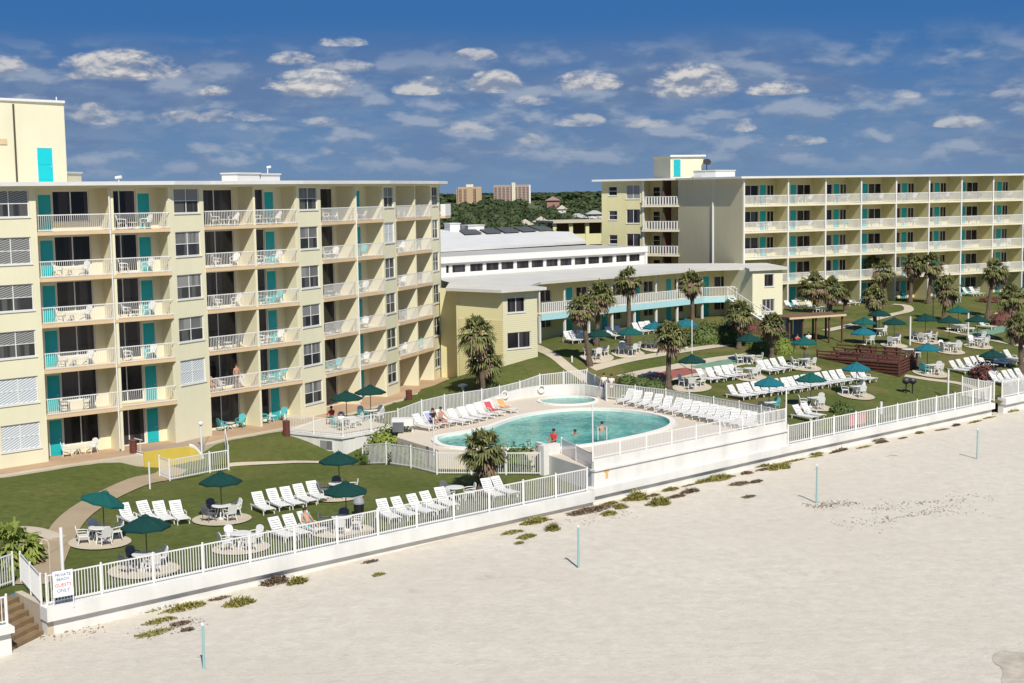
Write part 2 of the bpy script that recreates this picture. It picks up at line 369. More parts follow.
def sheet(name, poly, zf, mat, step=1.0, off=0.0, holes=(), skirt=None, kind='structure'):
    xs = [p[0] for p in poly]; ys = [p[1] for p in poly]
    pts = []; edges = []
    def loop(pl):
        n0 = len(pts); out = []
        for i in range(len(pl)):
            a, b = pl[i], pl[(i+1) % len(pl)]; m = max(1, int(dist(a, b)/step))
            for k in range(m): out.append(lerp2(a, b, k/m))
        pts.extend(out); n = len(out)
        edges.extend([(n0+i, n0+(i+1) % n) for i in range(n)]); return out
    ol = loop(poly)
    for h in holes: loop(h)
    x = min(xs)+step*.5
    while x < max(xs):
        y = min(ys)+step*.5
        while y < max(ys):
            if inpoly(x, y, poly) and not any(inpoly(x, y, h) for h in holes): pts.append((x+random.uniform(-.05, .05)*step, y+random.uniform(-.05, .05)*step))
            y += step
        x += step
    V, Ed, Fc, *_ = delaunay_2d_cdt([Vector(p) for p in pts], edges, [], 0, 1e-5)
    F2 = []
    for f in Fc:
        cx = sum(V[i].x for i in f)/len(f); cy = sum(V[i].y for i in f)/len(f)
        if inpoly(cx, cy, poly) and not any(inpoly(cx, cy, h) for h in holes): F2.append(tuple(f))
    mb = MB(); mb.v = [(v.x, v.y, zf(v.x, v.y)+off) for v in V]; mb.f = F2
    me = bpy.data.meshes.new(name); me.from_pydata(mb.v, [], mb.f); me.materials.append(mat)
    bm = bmesh.new(); bm.from_mesh(me)
    for f in bm.faces:
        f.normal_update()
        if f.normal.z < 0: f.normal_flip()
        f.smooth = True
    bm.to_mesh(me); bm.free()
    if skirt is not None:
        mb = MB(); n = len(ol)
        P = [(p[0], p[1], zf(*p)+off) for p in ol]+[(p[0], p[1], skirt(*p) if callable(skirt) else skirt) for p in ol]
        n0 = len(me.vertices); vs = [tuple(v.co) for v in me.vertices]+P
        fs = [tuple(p.vertices) for p in me.polygons]+[(n0+i, n0+(i+1) % n, n0+(i+1) % n+n, n0+i+n) for i in range(n)]
        me = bpy.data.meshes.new(name); me.from_pydata(vs, [], fs); me.materials.append(mat)
    o = link(name, me)
    if kind: o['kind'] = kind
    return o

# ------------------------------------------------------------------ ground
C0 = (-19.4, 56.3); WA = (4.3, 77.2); WB = (17.8, 89.6); WC = (36.7, 106.1); WD0 = (37.9, 107.0); WD = (90, 153)
sd = Vector((-.75, -.66)); md = Vector((.66, -.75))
LB = (-20.05, 54.05)                                   # corner of the wall left of the stairs
C1 = (C0[0]-md.x*3.2, C0[1]-md.y*3.2); L1 = (LB[0]-md.x*3.2-.3, LB[1]-md.y*3.2)
LAWN = [(-70, 5), LB, L1, C1, C0, WA, WB, WC, WD0, WD, (150, 200), (150, 215), (-70, 215)]
BACK = [(x, y) for x, y in LAWN]
lw = sheet('lawn', LAWN, lawn, GRASS, 1.1)
# worn, dry places in the lawn
SPOT = [(hit(px, py), r, k) for px, py, r, k in [(800, 372, 2.5, 1), (830, 377, 3, 1), (862, 382, 3, 1), (895, 388, 3.5, 1), (930, 392, 3.2, 1), (958, 396, 2.5, 1), (360, 474, 1.1, .8), (378, 478, 1.5, 1), (395, 483, 1.6, 1), (408, 487, 1.2, .8), (330, 505, 1.6, .6), (340, 515, 1.3, .6), (650, 366, 3, .8), (690, 358, 3.5, .8), (715, 352, 3, .7), (560, 481, 1.6, 1), (575, 486, 1.5, 1), (940, 366, 4, .7), (975, 358, 3, .6), (775, 366, 3, .6), (750, 385, 3, .45), (820, 398, 3, .5), (880, 405, 4, .5), (740, 345, 3, .6), (620, 372, 2.5, .6), (845, 345, 4, .5), (990, 350, 4, .5), (30, 548, 2, .6), (70, 555, 1.2, .5), (150, 590, 1.5, .3), (260, 560, 2, .3)]]
at_ = lw.data.attributes.new('dry', 'FLOAT', 'POINT')
for v in lw.data.vertices: at_.data[v.index].value = max([k*math.exp(-((v.co.x-p.x)**2+(v.co.y-p.y)**2)/r/r) for p, r, k in SPOT])
def bigz(x, y): return sand(x, y)
sheet('beach', [(-70, -25), (110, -25), (110, 175), (60, 135), (20, 96), (-25, 60), (-70, 25)], sand, SAND, 1.6)
def shelf(name, pts, z, mat):
    mb = MB(); mb.pts([(a, b, z) for a, b in pts], [tuple(range(len(pts)))]); o = link(name, mb.mesh(name, mat)); o['kind'] = 'structure'; return o
INL = M('inland_ground', (.10, .12, .045), .95, .35, .02)
shelf('ground', [(-9000, 200), (9000, 200), (9000, 16000), (-9000, 16000)], 4.4, INL)
SEA = M('sea_water', (.02, .10, .12), .15, .3, .05, .5, .5)
shelf('sea', [(-9000, -6000), (9000, -6000), (9000, -20), (-9000, -20)], -1.35, SEA)
shelf('far_beach', [(-9000, -40), (-69, -25), (-69, 24), (-9000, 10)], -.3, SAND)
shelf('far_beach', [(9000, -40), (109, -25), (109, 174), (9000, 900)], -.3, SAND)

def path(px, w, mat=CONC, name='path', f=lawn, off=.05):
    P = [hit(*p, f) for p in px]; out = []
    # resample
    Q = []
    for i in range(len(P)-1):
        a = P[max(0, i-1)]; b = P[i]; c = P[i+1]; d = P[min(len(P)-1, i+2)]
        for k in range(6):
            t = k/6; Q.append(.5*((2*b)+(c-a)*t+(2*a-5*b+4*c-d)*t*t+(3*b-a-3*c+d)*t**3))
    Q.append(P[-1]); L = []; R = []
    for i, q in enumerate(Q):
        d = (Q[min(i+1, len(Q)-1)]-Q[max(i-1, 0)]); d.z = 0; d.normalize(); n = Vector((d.y, -d.x, 0))*w/2
        L.append((q.x+n.x, q.y+n.y)); R.append((q.x-n.x, q.y-n.y))
    return sheet(name, L+R[::-1], f, mat, .7, off)
PATHM = M('sandy_path', (.36, .28, .18), .9, .2, .5, .3, 10)
path([(176, 468), (140, 482), (100, 500), (72, 520), (56, 545), (44, 570), (30, 585)], 1.5, PATHM)
path([(228, 466), (285, 463), (345, 460)], .55, CONC, off=.06)
path([(826, 331), (862, 323), (892, 315), (908, 311), (906, 306), (893, 304.5)], 1.0, CONC)
path([(530, 346), (548, 353), (566, 366), (582, 377), (589, 383)], 1.0, CONC)
path([(592, 369), (625, 361), (668, 353.5), (715, 346.5), (742, 342)], 1.1, CONC)
path([(905, 376), (872, 379.5), (948, 398)][:1]+[(930, 380), (960, 384), (985, 392)], .9, CONC)
path([(-20, 532), (10, 530), (34, 531), (58, 539)], 1.0, CONC, off=.06)
path([(945, 331), (985, 339), (1024, 347), (1060, 354)], .8, CONC)
path([(0, 558), (24, 552), (46, 540)], 2.6, PATHM, off=.065)

def smooth(poly, it=2):
    for _ in range(it):
        q = []
        for i in range(len(poly)):
            a, b = poly[i], poly[(i+1) % len(poly)]; q += [lerp2(a, b, .25), lerp2(a, b, .75)]
        poly = q
    return poly
def court(name, px, mat, off):
    P = [hit(*p) for p in px]; return sheet(name, [(p.x, p.y) for p in P], lawn, mat, .8, off)
court('shuffleboard_court', [(616, 376), (668, 366), (745, 354), (764, 361), (700, 376), (655, 385)], CONC, .05)
court('court_lane', [(640, 378), (684, 368.5), (704, 372), (662, 382)], REDC, .08)
court('court_lane', [(690, 367.5), (738, 358.5), (752, 361.5), (710, 371)], GREENC, .08)
court('court_lane', [(966, 334), (1024, 322), (1024, 328), (982, 338)], GREENC, .05)

# terrace along the left building
ter = offset(FV, 1.5)
sheet('terrace', ter+offset(FV, -2.3)[::-1], lambda x, y: 2.0, TERR, 1.5, .0, skirt=lambda x, y: 1.0)
sheet('kerb_strip', offset(FV, 2.1)+ter[::-1], lambda x, y: 2.0, CONC, 1.5, -.03, skirt=1.0)

# pool deck, pool, spa
POOL = [(-4.9, 87.5), (-4.3, 85.4), (-2.7, 84.5), (-.3, 84.2), (1.9, 84.1), (3.5, 84.5), (5.2, 85.6), (6.8, 87.0), (9.3, 89.7), (10.5, 92), (10.6, 94.7), (9.1, 97.4), (6.8, 99.1), (3.9, 99.3), (1.2, 97.4), (-.3, 94.9), (-1.6, 91.8), (-3.4, 90.0), (-4.7, 88.9)]
def smooth(poly, it=2):
    for _ in range(it):
        q = []
        for i in range(len(poly)):
            a, b = poly[i], poly[(i+1) % len(poly)]; q += [lerp2(a, b, .25), lerp2(a, b, .75)]
        poly = q
    return poly
def cyc_off(poly, d):
    out = []; n = len(poly)
    for i in range(n):
        a = Vector(poly[i-1]); b = Vector(poly[(i+1) % n]); t = (b-a).normalized(); nn = Vector((t.y, -t.x)); out.append((poly[i][0]+nn.x*d, poly[i][1]+nn.y*d))
    return out
POOLS = smooth(POOL)
SPA = [(4.1+2.05*math.cos(t), 103.55+2.0*math.sin(t)) for t in [2*PI*k/28 for k in range(28)]]
pout = cyc_off(POOLS, .25); sout = cyc_off(SPA, .22)
sheet('pool_deck', DECK, lambda x, y: 2.4, DECKM, 1.6, 0, holes=(POOLS, SPA), skirt=.8)
def ring_obj(name, inner, outer, z0, z1, mat, label, cat):
    mb = MB(); n = len(inner)
    P = [(*p, z0) for p in inner]+[(*p, z1) for p in inner]+[(*p, z1) for p in outer]+[(*p, z0+.9*(z1-z0)) for p in outer]
    P[3*n:] = [(*p, 2.4) for p in outer]
    fs = []
    for i in range(n):
        j = (i+1) % n
        for k in range(3): fs.append((k*n+i, k*n+j, (k+1)*n+j, (k+1)*n+i))
    mb.pts(P, fs); o = link(name, mb.mesh(name, mat)); tag(o, label, cat); return o
ring_obj('pool_coping', POOLS, cyc_off(POOLS, .38), 1.9, 2.52, COPING, 'white rounded coping around the big kidney shaped turquoise pool', 'pool coping')
ring_obj('spa_coping', SPA, cyc_off(SPA, .26), 1.9, 2.50, COPING, 'white coping around the small round spa behind the big pool', 'pool coping')
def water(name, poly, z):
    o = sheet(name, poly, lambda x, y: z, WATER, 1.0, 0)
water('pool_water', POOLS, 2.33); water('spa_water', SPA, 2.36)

# ------------------------------------------------------------------ walls and fences
def seawall(name, P, ztop, zl, label, ledge=.5):
    root = empty(name, (P[0][0], P[0][1], 0)); tag(root, label, 'wall', 'white concrete seawalls along the beach')
    b1 = MB(); b2 = MB()
    for i in range(len(P)-1):
        fr = frame(P[i], P[i+1]); L = dist(P[i], P[i+1])
        b1.box(0, L, -.45, 0, -.6, ztop-ledge, fr); b2.box(-.06 if i == 0 else 0, L+.06, -.47, .24, ztop-ledge, ztop, fr)
    wpart('wall_base', b1, WALLW, root); wpart('ledge', b2, WALLW, root); return root
seawall('seawall', [C0, WA], 1.25, 0, 'long low white seawall below the left lawn with a dark line under its ledge', .58)
seawall('seawall', [WA, WB, WC], 1.40, 0, 'white seawall under the pool deck and right lawn fence, tallest at the pool', .45)
seawall('seawall', [WD0, WD], 1.6, 0, 'short white seawall beyond the gap at the right edge', .5)
seawall('seawall', [(-30, 45.4), LB], 1.2, 0, 'white seawall block left of the wooden beach stairs', .25)
# return walls at the stairs
root = empty('return_wall', (*C0, 0)); tag(root, 'beige side wall beside the wooden stairs under the corner fence', 'wall')
b = MB(); fr = frame(C1, C0); b.box(0, dist(C1, C0), -.3, 0, -.3, 1.24, fr); wpart('wall_body', b, CONC, root)
b = MB(); b.box(dist(C1, C0)-1.35, dist(C1, C0)-.75, -.32, .02, .25, .8, fr); 
fr2 = frame(C0, C1); b = MB(); b.box(.75, 1.3, .02, .05, .2, .7, fr); b = MB(); b.box(.7, 1.3, 0.003, .03, .15, .65, frame(C1, C0)); wpart('vent', b, POLEM, root)
# stairs
st = empty('beach_stairs', (*lerp2(LB, C0, .5), 0)); tag(st, 'weathered brown wooden steps between the two white wall ends', 'stairs')
for k in range(6):
    a = Vector(LB)-md*(.3+k*.48); c = Vector(C0)-md*(.3+k*.48)+Vector((-.02, 0)); mb = MB(); fr = frame(a, c); mb.box(0, dist(a, c), -.5, 0, -.1+.0*k, .2+.19*k, fr); wpart('step', mb, STAIR, st)
# deck wall beneath the pool
root = empty('pool_deck_wall', (4.5, 77.5, 1.4)); tag(root, 'tall white pool deck wall above the beach with a rust stain near one corner', 'wall')
fr = frame(DECK[0], DECK[1]); L = dist(DECK[0], DECK[1])
b = MB(); b.box(0, L, -.2, .02, 1.0, 2.3, fr); wpart('wall_body', b, WALLW, root)
b = MB(); b.box(-.05, L+.05, -.26, .12, 2.3, 2.42, fr); wpart('ledge', b, WALLW, root)
b = MB(); b.box(0, L, -.18, 0, 2.42, 2.95, fr); wpart('parapet', b, WALLW, root)
RUST = M('rust_stain', (.62, .38, .15), .9, .25, 3)
b = MB(); b.box(.92, 1.12, .02, .024, 1.75, 2.3, fr); b.box(.8, 1.2, .02, .023, 2.1, 2.3, fr); wpart('rust_stain', b, RUST, root)
b = MB(); fr = frame(DECK[-1], DECK[0]); L = dist(DECK[-1], DECK[0]); b.box(0, L, -.15, .02, .7, 2.39, fr); wpart('side_wall', b, WALLW, root)
b = MB(); b.box(-.8, .9, -.2, .02, .7, 2.95, fr); wpart('corner_return', b, WALLW, root)
pa = at(544, 476, 1.2); pc = (pa.x+.75*1.35, pa.y+.66*1.35); b = MB(); b.box(0, 1.35, -.45, 0, .8, 3.0, frame((pa.x, pa.y), pc)); wpart('corner_box', b, WALLW, root); b = MB(); b.box(.5, .62, .002, .03, 2.1, 2.5, frame((pa.x, pa.y), pc)); wpart('wall_lamp', b, PLASTG, root)

def picket_mesh(L, h, sp=.14, w=.036, mat=WHITE, lo=.1):
    key = (round(L, 2), h, sp, w)
    mb = MB(); mb.box(0, L, -.02, .02, h-.06, h); mb.box(0, L, -.02, .02, lo, lo+.05)
    n = max(2, int(L/sp)); 
    for i in range(n): u = (i+.5)*L/n; mb.box(u-w/2, u+w/2, -.012, .012, lo-.05, h+.0)
    return mb.mesh('picket_panel', mat)
def fence(P, zf, h, label, name='picket_fence', pan=2.4, sp=.13, w=.030, group='white picket fences'):
    P = [tuple(p[:2]) for p in P]
    root = empty(name, (P[0][0], P[0][1], zf(*P[0]))); tag(root, label, 'fence', group); Ri = rootM(root).inverted()
    post = MB(); post.box(-.038, .038, -.038, .038, -.1, h+.04); post.lathe([(.05, h+.04), (.05, h+.07), (.01, h+.10)], 6); pm = post.mesh('post', WHITE)
    for i in range(len(P)-1):
        L = dist(P[i], P[i+1]); n = max(1, round(L/pan)); me = picket_mesh(L/n, h, sp, w)
        for k in range(n):
            a = lerp2(P[i], P[i+1], k/n); c = lerp2(P[i], P[i+1], (k+1)/n); za = zf(*a); zc = zf(*c)
            fr = rframe(a, c, za); sh = Matrix.Identity(4); sh[2][0] = (zc-za)/(L/n)
            # follow the slope with a shear baked into the mesh
            m2 = me
            if abs(zc-za) > .004: m2 = me.copy(); m2.transform(sh)
            link('picket_panel', m2, root, Ri @ fr); link('post', pm, root, Ri @ Matrix.Translation((a[0], a[1], za)))
            if i == len(P)-2 and k == n-1: link('post', pm, root, Ri @ Matrix.Translation((c[0], c[1], zc)))
    return root
def inset(a, b, d):
    t = (Vector(b)-Vector(a)).normalized(); n = Vector((t.y, -t.x))*(-d); return (a[0]+n.x, a[1]+n.y), (b[0]+n.x, b[1]+n.y)
f1 = inset(C0, (4.2, 77.1), .15); fence([(f1[0][0]+.1, f1[0][1]+.1), f1[1]], lambda x, y: 1.25, 1.3, 'long white picket fence on top of the seawall below the left lawn')
G0 = (-21.75, 60.2)
fence([G0, (f1[0][0]-.15, f1[0][1]+.15)], lambda x, y: 1.25, 1.3, 'short white picket fence returning inland beside the wooden stairs')
fence([(-29.5, 46.3), (LB[0]-.2, LB[1]+.2)], lambda x, y: 1.2, 1.15, 'white picket fence on the wall block left of the beach stairs')
fence([(-28, 54.6), (-22.6, 58.4), (-21.95, 59.8)], lambda x, y: 1.3, 1.35, 'white picket fence and gate behind the stairs at the left edge')
f3 = inset(DECK[0], DECK[1], .09); fence(list(f3), lambda x, y: 2.95, .85, 'white railing on the parapet between pool deck and beach', sp=.12)
f4 = inset(WB, WC, .15); fence([(f4[0][0]+.15, f4[0][1]+.15), f4[1]], lambda x, y: 1.4, 1.25, 'white picket fence on the seawall below the right lawn', w=.06, sp=.2)
f5 = inset(WD0, WD, .15); fence([f5[0], lerp2(*f5, .5)], lambda x, y: 1.6, 1.3, 'white picket fence past the gap at the right edge of the beach wall', w=.07, sp=.16)
nf = [hit(363, 465), hit(437, 474.5), hit(541, 475)]; fence(nf, lawn, 1.35, 'white picket fence in front of the bushes on the lawn side of the pool')
bf = [(-7.9, 94.9), (-4.9, 99.3), (-1.0, 104.6), (2.1, 107.9), (5.9, 109.6)]; fence(bf, lawn, 1.35, 'white picket fence on the grass bank behind the pool, left of the spa', w=.06, sp=.15)
fence([(5.9, 109.6), (6.9, 105.5), (7.0, 103.3)], lambda x, y: max(2.42, lawn0(x, y)*.5+1.2), 1.35, 'white picket fence corner with gate right of the spa', w=.06)
fence([(7.0, 104.4), (11.1, 100.5), (15.35, 94.0), (17.65, 90.1)], lambda x, y: 2.42, 1.2, 'white picket fence behind the row of loungers on the pool deck', w=.06, sp=.15)
PT = [(-15.5, 94.0), (-11.3, 91.7), (-7.9, 95.2)]
fence(PT, lambda x, y: 2.0, 1.2, 'white picket fence round the raised patio with two umbrellas by the left building')
yp = [hit(160, 477), hit(170, 481), hit(210, 473), hit(229, 470)]; fence(yp, lawn, 1.3, 'white picket fence in front of the yellow ramp wall')
fence([yp[3], (yp[3].x-.6, yp[3].y+2.2)], lawn, 1.5, 'short white picket return at the right end of the ramp fence')
ip = [hit(962, 396), hit(978, 399), hit(994, 401.5)]; fence(ip, lawn, 1.5, 'white picket fence screening the ramp behind the beach gap', w=.07)
fence([(pa.x+1.1, pa.y+.8), (DECK[0][0]-.1, DECK[0][1]+.25)], lambda x, y: 2.0, 1.3, 'white picket fence between the white corner box and the pool deck corner')
# curved white parapet behind the pool
root = empty('pool_parapet', (-3.6, 99.2, 2.4)); tag(root, 'low curved white parapet wall sweeping behind the loungers and the spa', 'wall')
pp = smooth([(-7.4, 92.0), (-7.2, 93.4), (-3.9, 98.6), (-.2, 104.4), (2.5, 106.6), (5.2, 106.9), (6.9, 104.6)], 0)
b = MB()
Q = []
for i in range(len(pp)-1):
    a = Vector(pp[max(0, i-1)]); bb = Vector(pp[i]); c = Vector(pp[i+1]); d = Vector(pp[min(len(pp)-1, i+2)])
    for k in range(5):
        t = k/5; Q.append(.5*((2*bb)+(c-a)*t+(2*a-5*bb+4*c-d)*t*t+(3*bb-a-3*c+d)*t**3))
Q.append(Vector(pp[-1]))
b = MB(); n = len(Q); Pn = []
for i, q in enumerate(Q):
    t = (Q[min(i+1, n-1)]-Q[max(i-1, 0)]).normalized(); nn = Vector((t.y, -t.x))*.12; h = 2.75+.45*sst(-4, 2, q.x)
    Pn += [(q.x+nn.x, q.y+nn.y, 2.0), (q.x+nn.x, q.y+nn.y, h), (q.x-nn.x, q.y-nn.y, h), (q.x-nn.x, q.y-nn.y, 1.6)]
b.pts(Pn, [(i*4+k, i*4+k+1, i*4+k+5, i*4+k+4) for i in range(n-1) for k in range(3)]+[(0, 1, 2, 3), (n*4-4, n*4-3, n*4-2, n*4-1)]); wpart('wall_body', b, WALLW, root)
for (x, y) in [(2.2, 106.25), (-.6, 103.6)]:      # life rings hung on the wall
    o = bpy.data.meshes.new('life_ring'); mb = MB(); V = []
    k1, k2 = 18, 6
    for i in range(k1):
        a = 2*PI*i/k1
        for j in range(k2):
            c = 2*PI*j/k2; r = .27+.06*math.cos(c); V.append((r*math.cos(a), .06*math.sin(c), r*math.sin(a)))
    mb.pts(V, [(i*k2+j, ((i+1) % k1)*k2+j, ((i+1) % k1)*k2+(j+1) % k2, i*k2+(j+1) % k2) for i in range(k1) for j in range(k2)])
    o = link('life_ring', mb.mesh('life_ring', ALU, True)); o.location = (x, y-.05, 2.95); o.rotation_euler = (0, 0, .55)
    tag(o, 'round white life ring on the parapet above the spa' if x > 0 else 'round white life ring on the parapet left of the spa', 'life ring')

# raised patio by the left building
root = empty('raised_patio', (-11.3, 92, 0)); tag(root, 'white walled raised patio with a window and a door under its fence', 'patio')
patio = [(-15.6, 94.1), (-11.3, 91.6), (-7.8, 95.3), (-10.2, 101.0), (-13.9, 99.2)]
b = MB(); b.prism(patio, .2, 2.02); wpart('wall', b, WALLW, root)
b = MB(); b.prism([(-15.7, 94.1), (-11.3, 91.45), (-7.65, 95.3), (-10.2, 101.05), (-13.9, 99.2)], 1.9, 2.04); wpart('ledge', b, WALLW, root)
b = MB(); b.prism([(-15.2, 94.2), (-11.3, 92.0), (-8.2, 95.3), (-10.3, 100.6), (-13.7, 99.0)], 2.0, 2.05); wpart('floor', b, DECKM, root)
fr = frame(patio[0], patio[1]); b = MB(); b.box(3.0, 4.2, .01, .05, 1.0, 1.75, fr); w = wpart('window', b, WHITE, root); b = MB(); b.box(3.1, 4.1, .05, .06, 1.08, 1.68, fr); o = wpart('pane', b, SHADE, root)
fr = frame(patio[1], patio[2]); b = MB(); b.box(1.0, 1.9, .01, .05, .1, 1.85, fr); wpart('door', b, WHITE, root)

# ------------------------------------------------------------------ building helpers
def wall_open(mb, fr, L, z0, z1, ops, t=.22):
    us = sorted({0, L, *[o[0] for o in ops], *[o[1] for o in ops]}); zs = sorted({z0, z1, *[o[2] for o in ops], *[o[3] for o in ops]})
    for i in range(len(us)-1):
        for j in range(len(zs)-1):
            uc = (us[i]+us[i+1])/2; zc = (zs[j]+zs[j+1])/2
            if any(o[0] < uc < o[1] and o[2] < zc < o[3] for o in ops): continue
            mb.box(us[i], us[i+1], -t, 0, zs[j], zs[j+1], fr)
_wm = {}
def win_meshes(w, h, nx, nz, d=.06, fw=.055):
    k = (round(w, 2), round(h, 2), nx, nz, fw)
    if k not in _wm:
        f = MB(); f.box(0, w, -d/2, d/2, 0, fw); f.box(0, w, -d/2, d/2, h-fw, h); f.box(0, fw, -d/2, d/2, fw, h-fw); f.box(w-fw, w, -d/2, d/2, fw, h-fw)
        for i in range(1, nx): f.box(w*i/nx-fw/2, w*i/nx+fw/2, -d/2, d/2, fw, h-fw)
        for j in range(1, nz): f.box(fw, w-fw, -d/2+.004, d/2-.004, h*j/nz-fw*.4, h*j/nz+fw*.4)
        p = {}
        for nm, m in (('g', GLASS), ('w', GLASS2), ('b', BLIND), ('d', BLIND2)):
            q = MB(); q.box(fw*.5, w-fw*.5, -.008, .008, fw*.5, h-fw*.5); p[nm] = q.mesh('pane', m)
        _wm[k] = (f.mesh('frame', WHITE), p)
    return _wm[k]
def window(root, fr, u, z, w, h, nx=2, nz=2, rec=-.1, glass='w', sill=True, name='window', fw=.055):
    fm, pm = win_meshes(w, h, nx, nz, .06, fw); Ri = rootM(root).inverted()
    # fr is outward-left-handed; convert to right-handed placement
    d = fr.col[0].xyz; o_ = (fr @ Vector((u, rec, z))); R = Matrix(((d.x, -d.y, 0, o_.x), (d.y, d.x, 0, o_.y), (0, 0, 1, o_.z), (0, 0, 0, 1)))
    o = link(name, fm, root, Ri @ R)
    if glass in 'hk':
        key = ('half', round(w, 2), round(h, 2), glass)
        if key not in _wm:
            a = MB(); a.box(.03, w-.03, -.008, .008, h*.5, h-.03); c = MB(); c.box(.03, w-.03, -.008, .008, .03, h*.5)
            _wm[key] = (a.mesh('upper_pane', BLIND2 if glass == 'h' else SHADE), c.mesh('lower_pane', GLASS2))
        link('upper_pane', _wm[key][0], o, Matrix.Identity(4)); link('lower_pane', _wm[key][1], o, Matrix.Identity(4))
    else: link('pane', pm[glass], o, Matrix.Identity(4))
    if sill:
        key = ('s', round(w, 2))
        if key not in _wm: q = MB(); q.box(-.06, w+.06, -.16, .0, -.07, 0); _wm[key] = q.mesh('sill', WHITE)
        link('sill', _wm[key], o, Matrix.Identity(4))
    return o
def door(root, fr, u, z, w=.95, h=2.05, rec=-.1, mat=TEAL, name='door'):
    key = ('door', round(w, 2), round(h, 2), mat.name)
    if key not in _wm:
        q = MB(); q.box(0, w, -.03, .03, 0, h); q.box(.1, w-.1, -.045, -.03, .15, h*.45); q.box(.1, w-.1, -.045, -.03, h*.52, h-.15)
        f = MB(); f.box(-.07, 0, -.05, .04, 0, h+.07); f.box(w, w+.07, -.05, .04, 0, h+.07); f.box(0, w, -.05, .04, h, h+.07)
        hd = MB(); hd.tube([(w-.12, -.045, 1.0), (w-.12, -.10, 1.0), (w-.22, -.10, 1.0)], .018, 5)
        _wm[key] = (q.mesh('door', mat), f.mesh('door_frame', WHITE), hd.mesh('handle', ALU))
    d = fr.col[0].xyz; o_ = (fr @ Vector((u, rec, z))); R = Matrix(((d.x, -d.y, 0, o_.x), (d.y, d.x, 0, o_.y), (0, 0, 1, o_.z), (0, 0, 0, 1)))
    a = _wm[key]; o = link(name, a[0], root, rootM(root).inverted() @ R); link('door_frame', a[1], o, Matrix.Identity(4)); link('handle', a[2], o, Matrix.Identity(4)); return o
_rm = {}
def railing(root, fr, u0, u1, z, n=0.0, h=1.05, sp=.13, w=.022, mat=WHITE, name='railing'):
    k = (round(u1-u0, 2), h, sp, w, mat.name)
    if k not in _rm: _rm[k] = picket_mesh(u1-u0, h, sp, w, mat, .08)
    d = fr.col[0].xyz; o_ = (fr @ Vector((u0, n, z))); R = Matrix(((d.x, -d.y, 0, o_.x), (d.y, d.x, 0, o_.y), (0, 0, 1, o_.z), (0, 0, 0, 1)))
    return link(name, _rm[k], root, rootM(root).inverted() @ R)

# furniture prototypes ------------------------------------------------
def make_chair(name, mat, full=True, rnd=False):
    r = empty(name)
    seat = MB(); seat.box(-.25, .25, -.24, .24, .40, .44)
    back = MB(); prof = []
    for i in range(9):
        a = PI*i/8; prof.append((.26*math.cos(a), .44+.34+.16*math.sin(a)))
    P = [(.24, .42), *prof, (-.24, .42)]
    V = [(x, -.24-.22*(z-.42)+dy, z) for dy in (0, -.035) for x, z in P]; n = len(P)
    back.pts(V, [tuple(range(n)), tuple(range(2*n-1, n-1, -1))]+[(i, (i+1) % n, (i+1) % n+n, i+n) for i in range(n)])
    legs = []
    for sx in (-1, 1):
        for sy in (-1, 1):
            l = MB(); l.tube([(sx*.22, sy*.2, .41), (sx*.27, sy*.27, 0)], [.035, .022], 4); legs.append(l)
    arms = []
    for sx in (-1, 1):
        l = MB(); l.tube([(sx*.26, -.28, .66), (sx*.28, 0, .66), (sx*.28, .22, .63), (sx*.25, .22, .42)], .024, 4); arms.append(l)
    if full:
        link('seat', seat.mesh('seat', mat), r); link('backrest', back.mesh('backrest', mat), r)
        for l in legs: link('leg', l.mesh('leg', mat), r)
        for l in arms: link('armrest', l.mesh('armrest', mat), r)
    else:
        bpy.data.objects.remove(r)
        a = MB()
        for q in [seat, back]+legs+arms: a.pts(q.v, q.f)
        r = link(name, a.mesh(name, mat))
    return Proto(r)
def make_table(name, mat, full=True):
    r = empty(name); t = MB(); t.lathe([(.48, .68), (.52, .70), (.52, .73), (.50, .74)], 18)
    legs = []
    for k in range(4):
        a = PI/4+k*PI/2; l = MB(); l.tube([(.12*math.cos(a), .12*math.sin(a), .69), (.2*math.cos(a), .2*math.sin(a), .4), (.36*math.cos(a), .36*math.sin(a), 0)], [.03, .04, .025], 4); legs.append(l)
    if full:
        link('tabletop', t.mesh('tabletop', mat), r)
        for l in legs: link('leg', l.mesh('leg', mat), r)
    else:
        bpy.data.objects.remove(r); a = MB()
        for q in [t]+legs: a.pts(q.v, q.f)
        r = link(name, a.mesh(name, mat))
    return Proto(r)
def make_lounger(name, mat):
    r = empty(name)
    bed = MB()
    for i in range(11): y = -.32+i*.118; bed.box(-.29, .29, y, y+.085, .31, .335)
    bed.box(-.33, -.28, -.95, 1.0, .26, .34); bed.box(.28, .33, -.95, 1.0, .26, .34)
    link('bed', bed.mesh('bed', mat), r)
    bk = MB(); ca, sa = math.cos(math.radians(52)), math.sin(math.radians(52))
    R = Matrix(((1, 0, 0, 0), (0, -ca, -sa, -.34), (0, sa, -ca, .335), (0, 0, 0, 1)))
    for i in range(6): bk.box(-.28, .28, i*.125, i*.125+.095, -.02, .01, R)
    bk.box(-.31, -.26, 0, .76, -.03, .01, R); bk.box(.26, .31, 0, .76, -.03, .01, R); bk.box(-.31, .31, .73, .80, -.03, .015, R)
    link('backrest', bk.mesh('backrest', mat), r)
    for sx in (-1, 1):
        for y in (-.8, .8):
            l = MB(); l.tube([(sx*.3, y, .3), (sx*.31, y*1.03, 0)], [.045, .03], 4); link('leg', l.mesh('leg', mat), r)
        a = MB(); a.tube([(sx*.33, -.35, .34), (sx*.35, -.3, .52), (sx*.35, .1, .50), (sx*.33, .16, .34)], .025, 4); link('armrest', a.mesh('armrest', mat), r)
    return Proto(r)
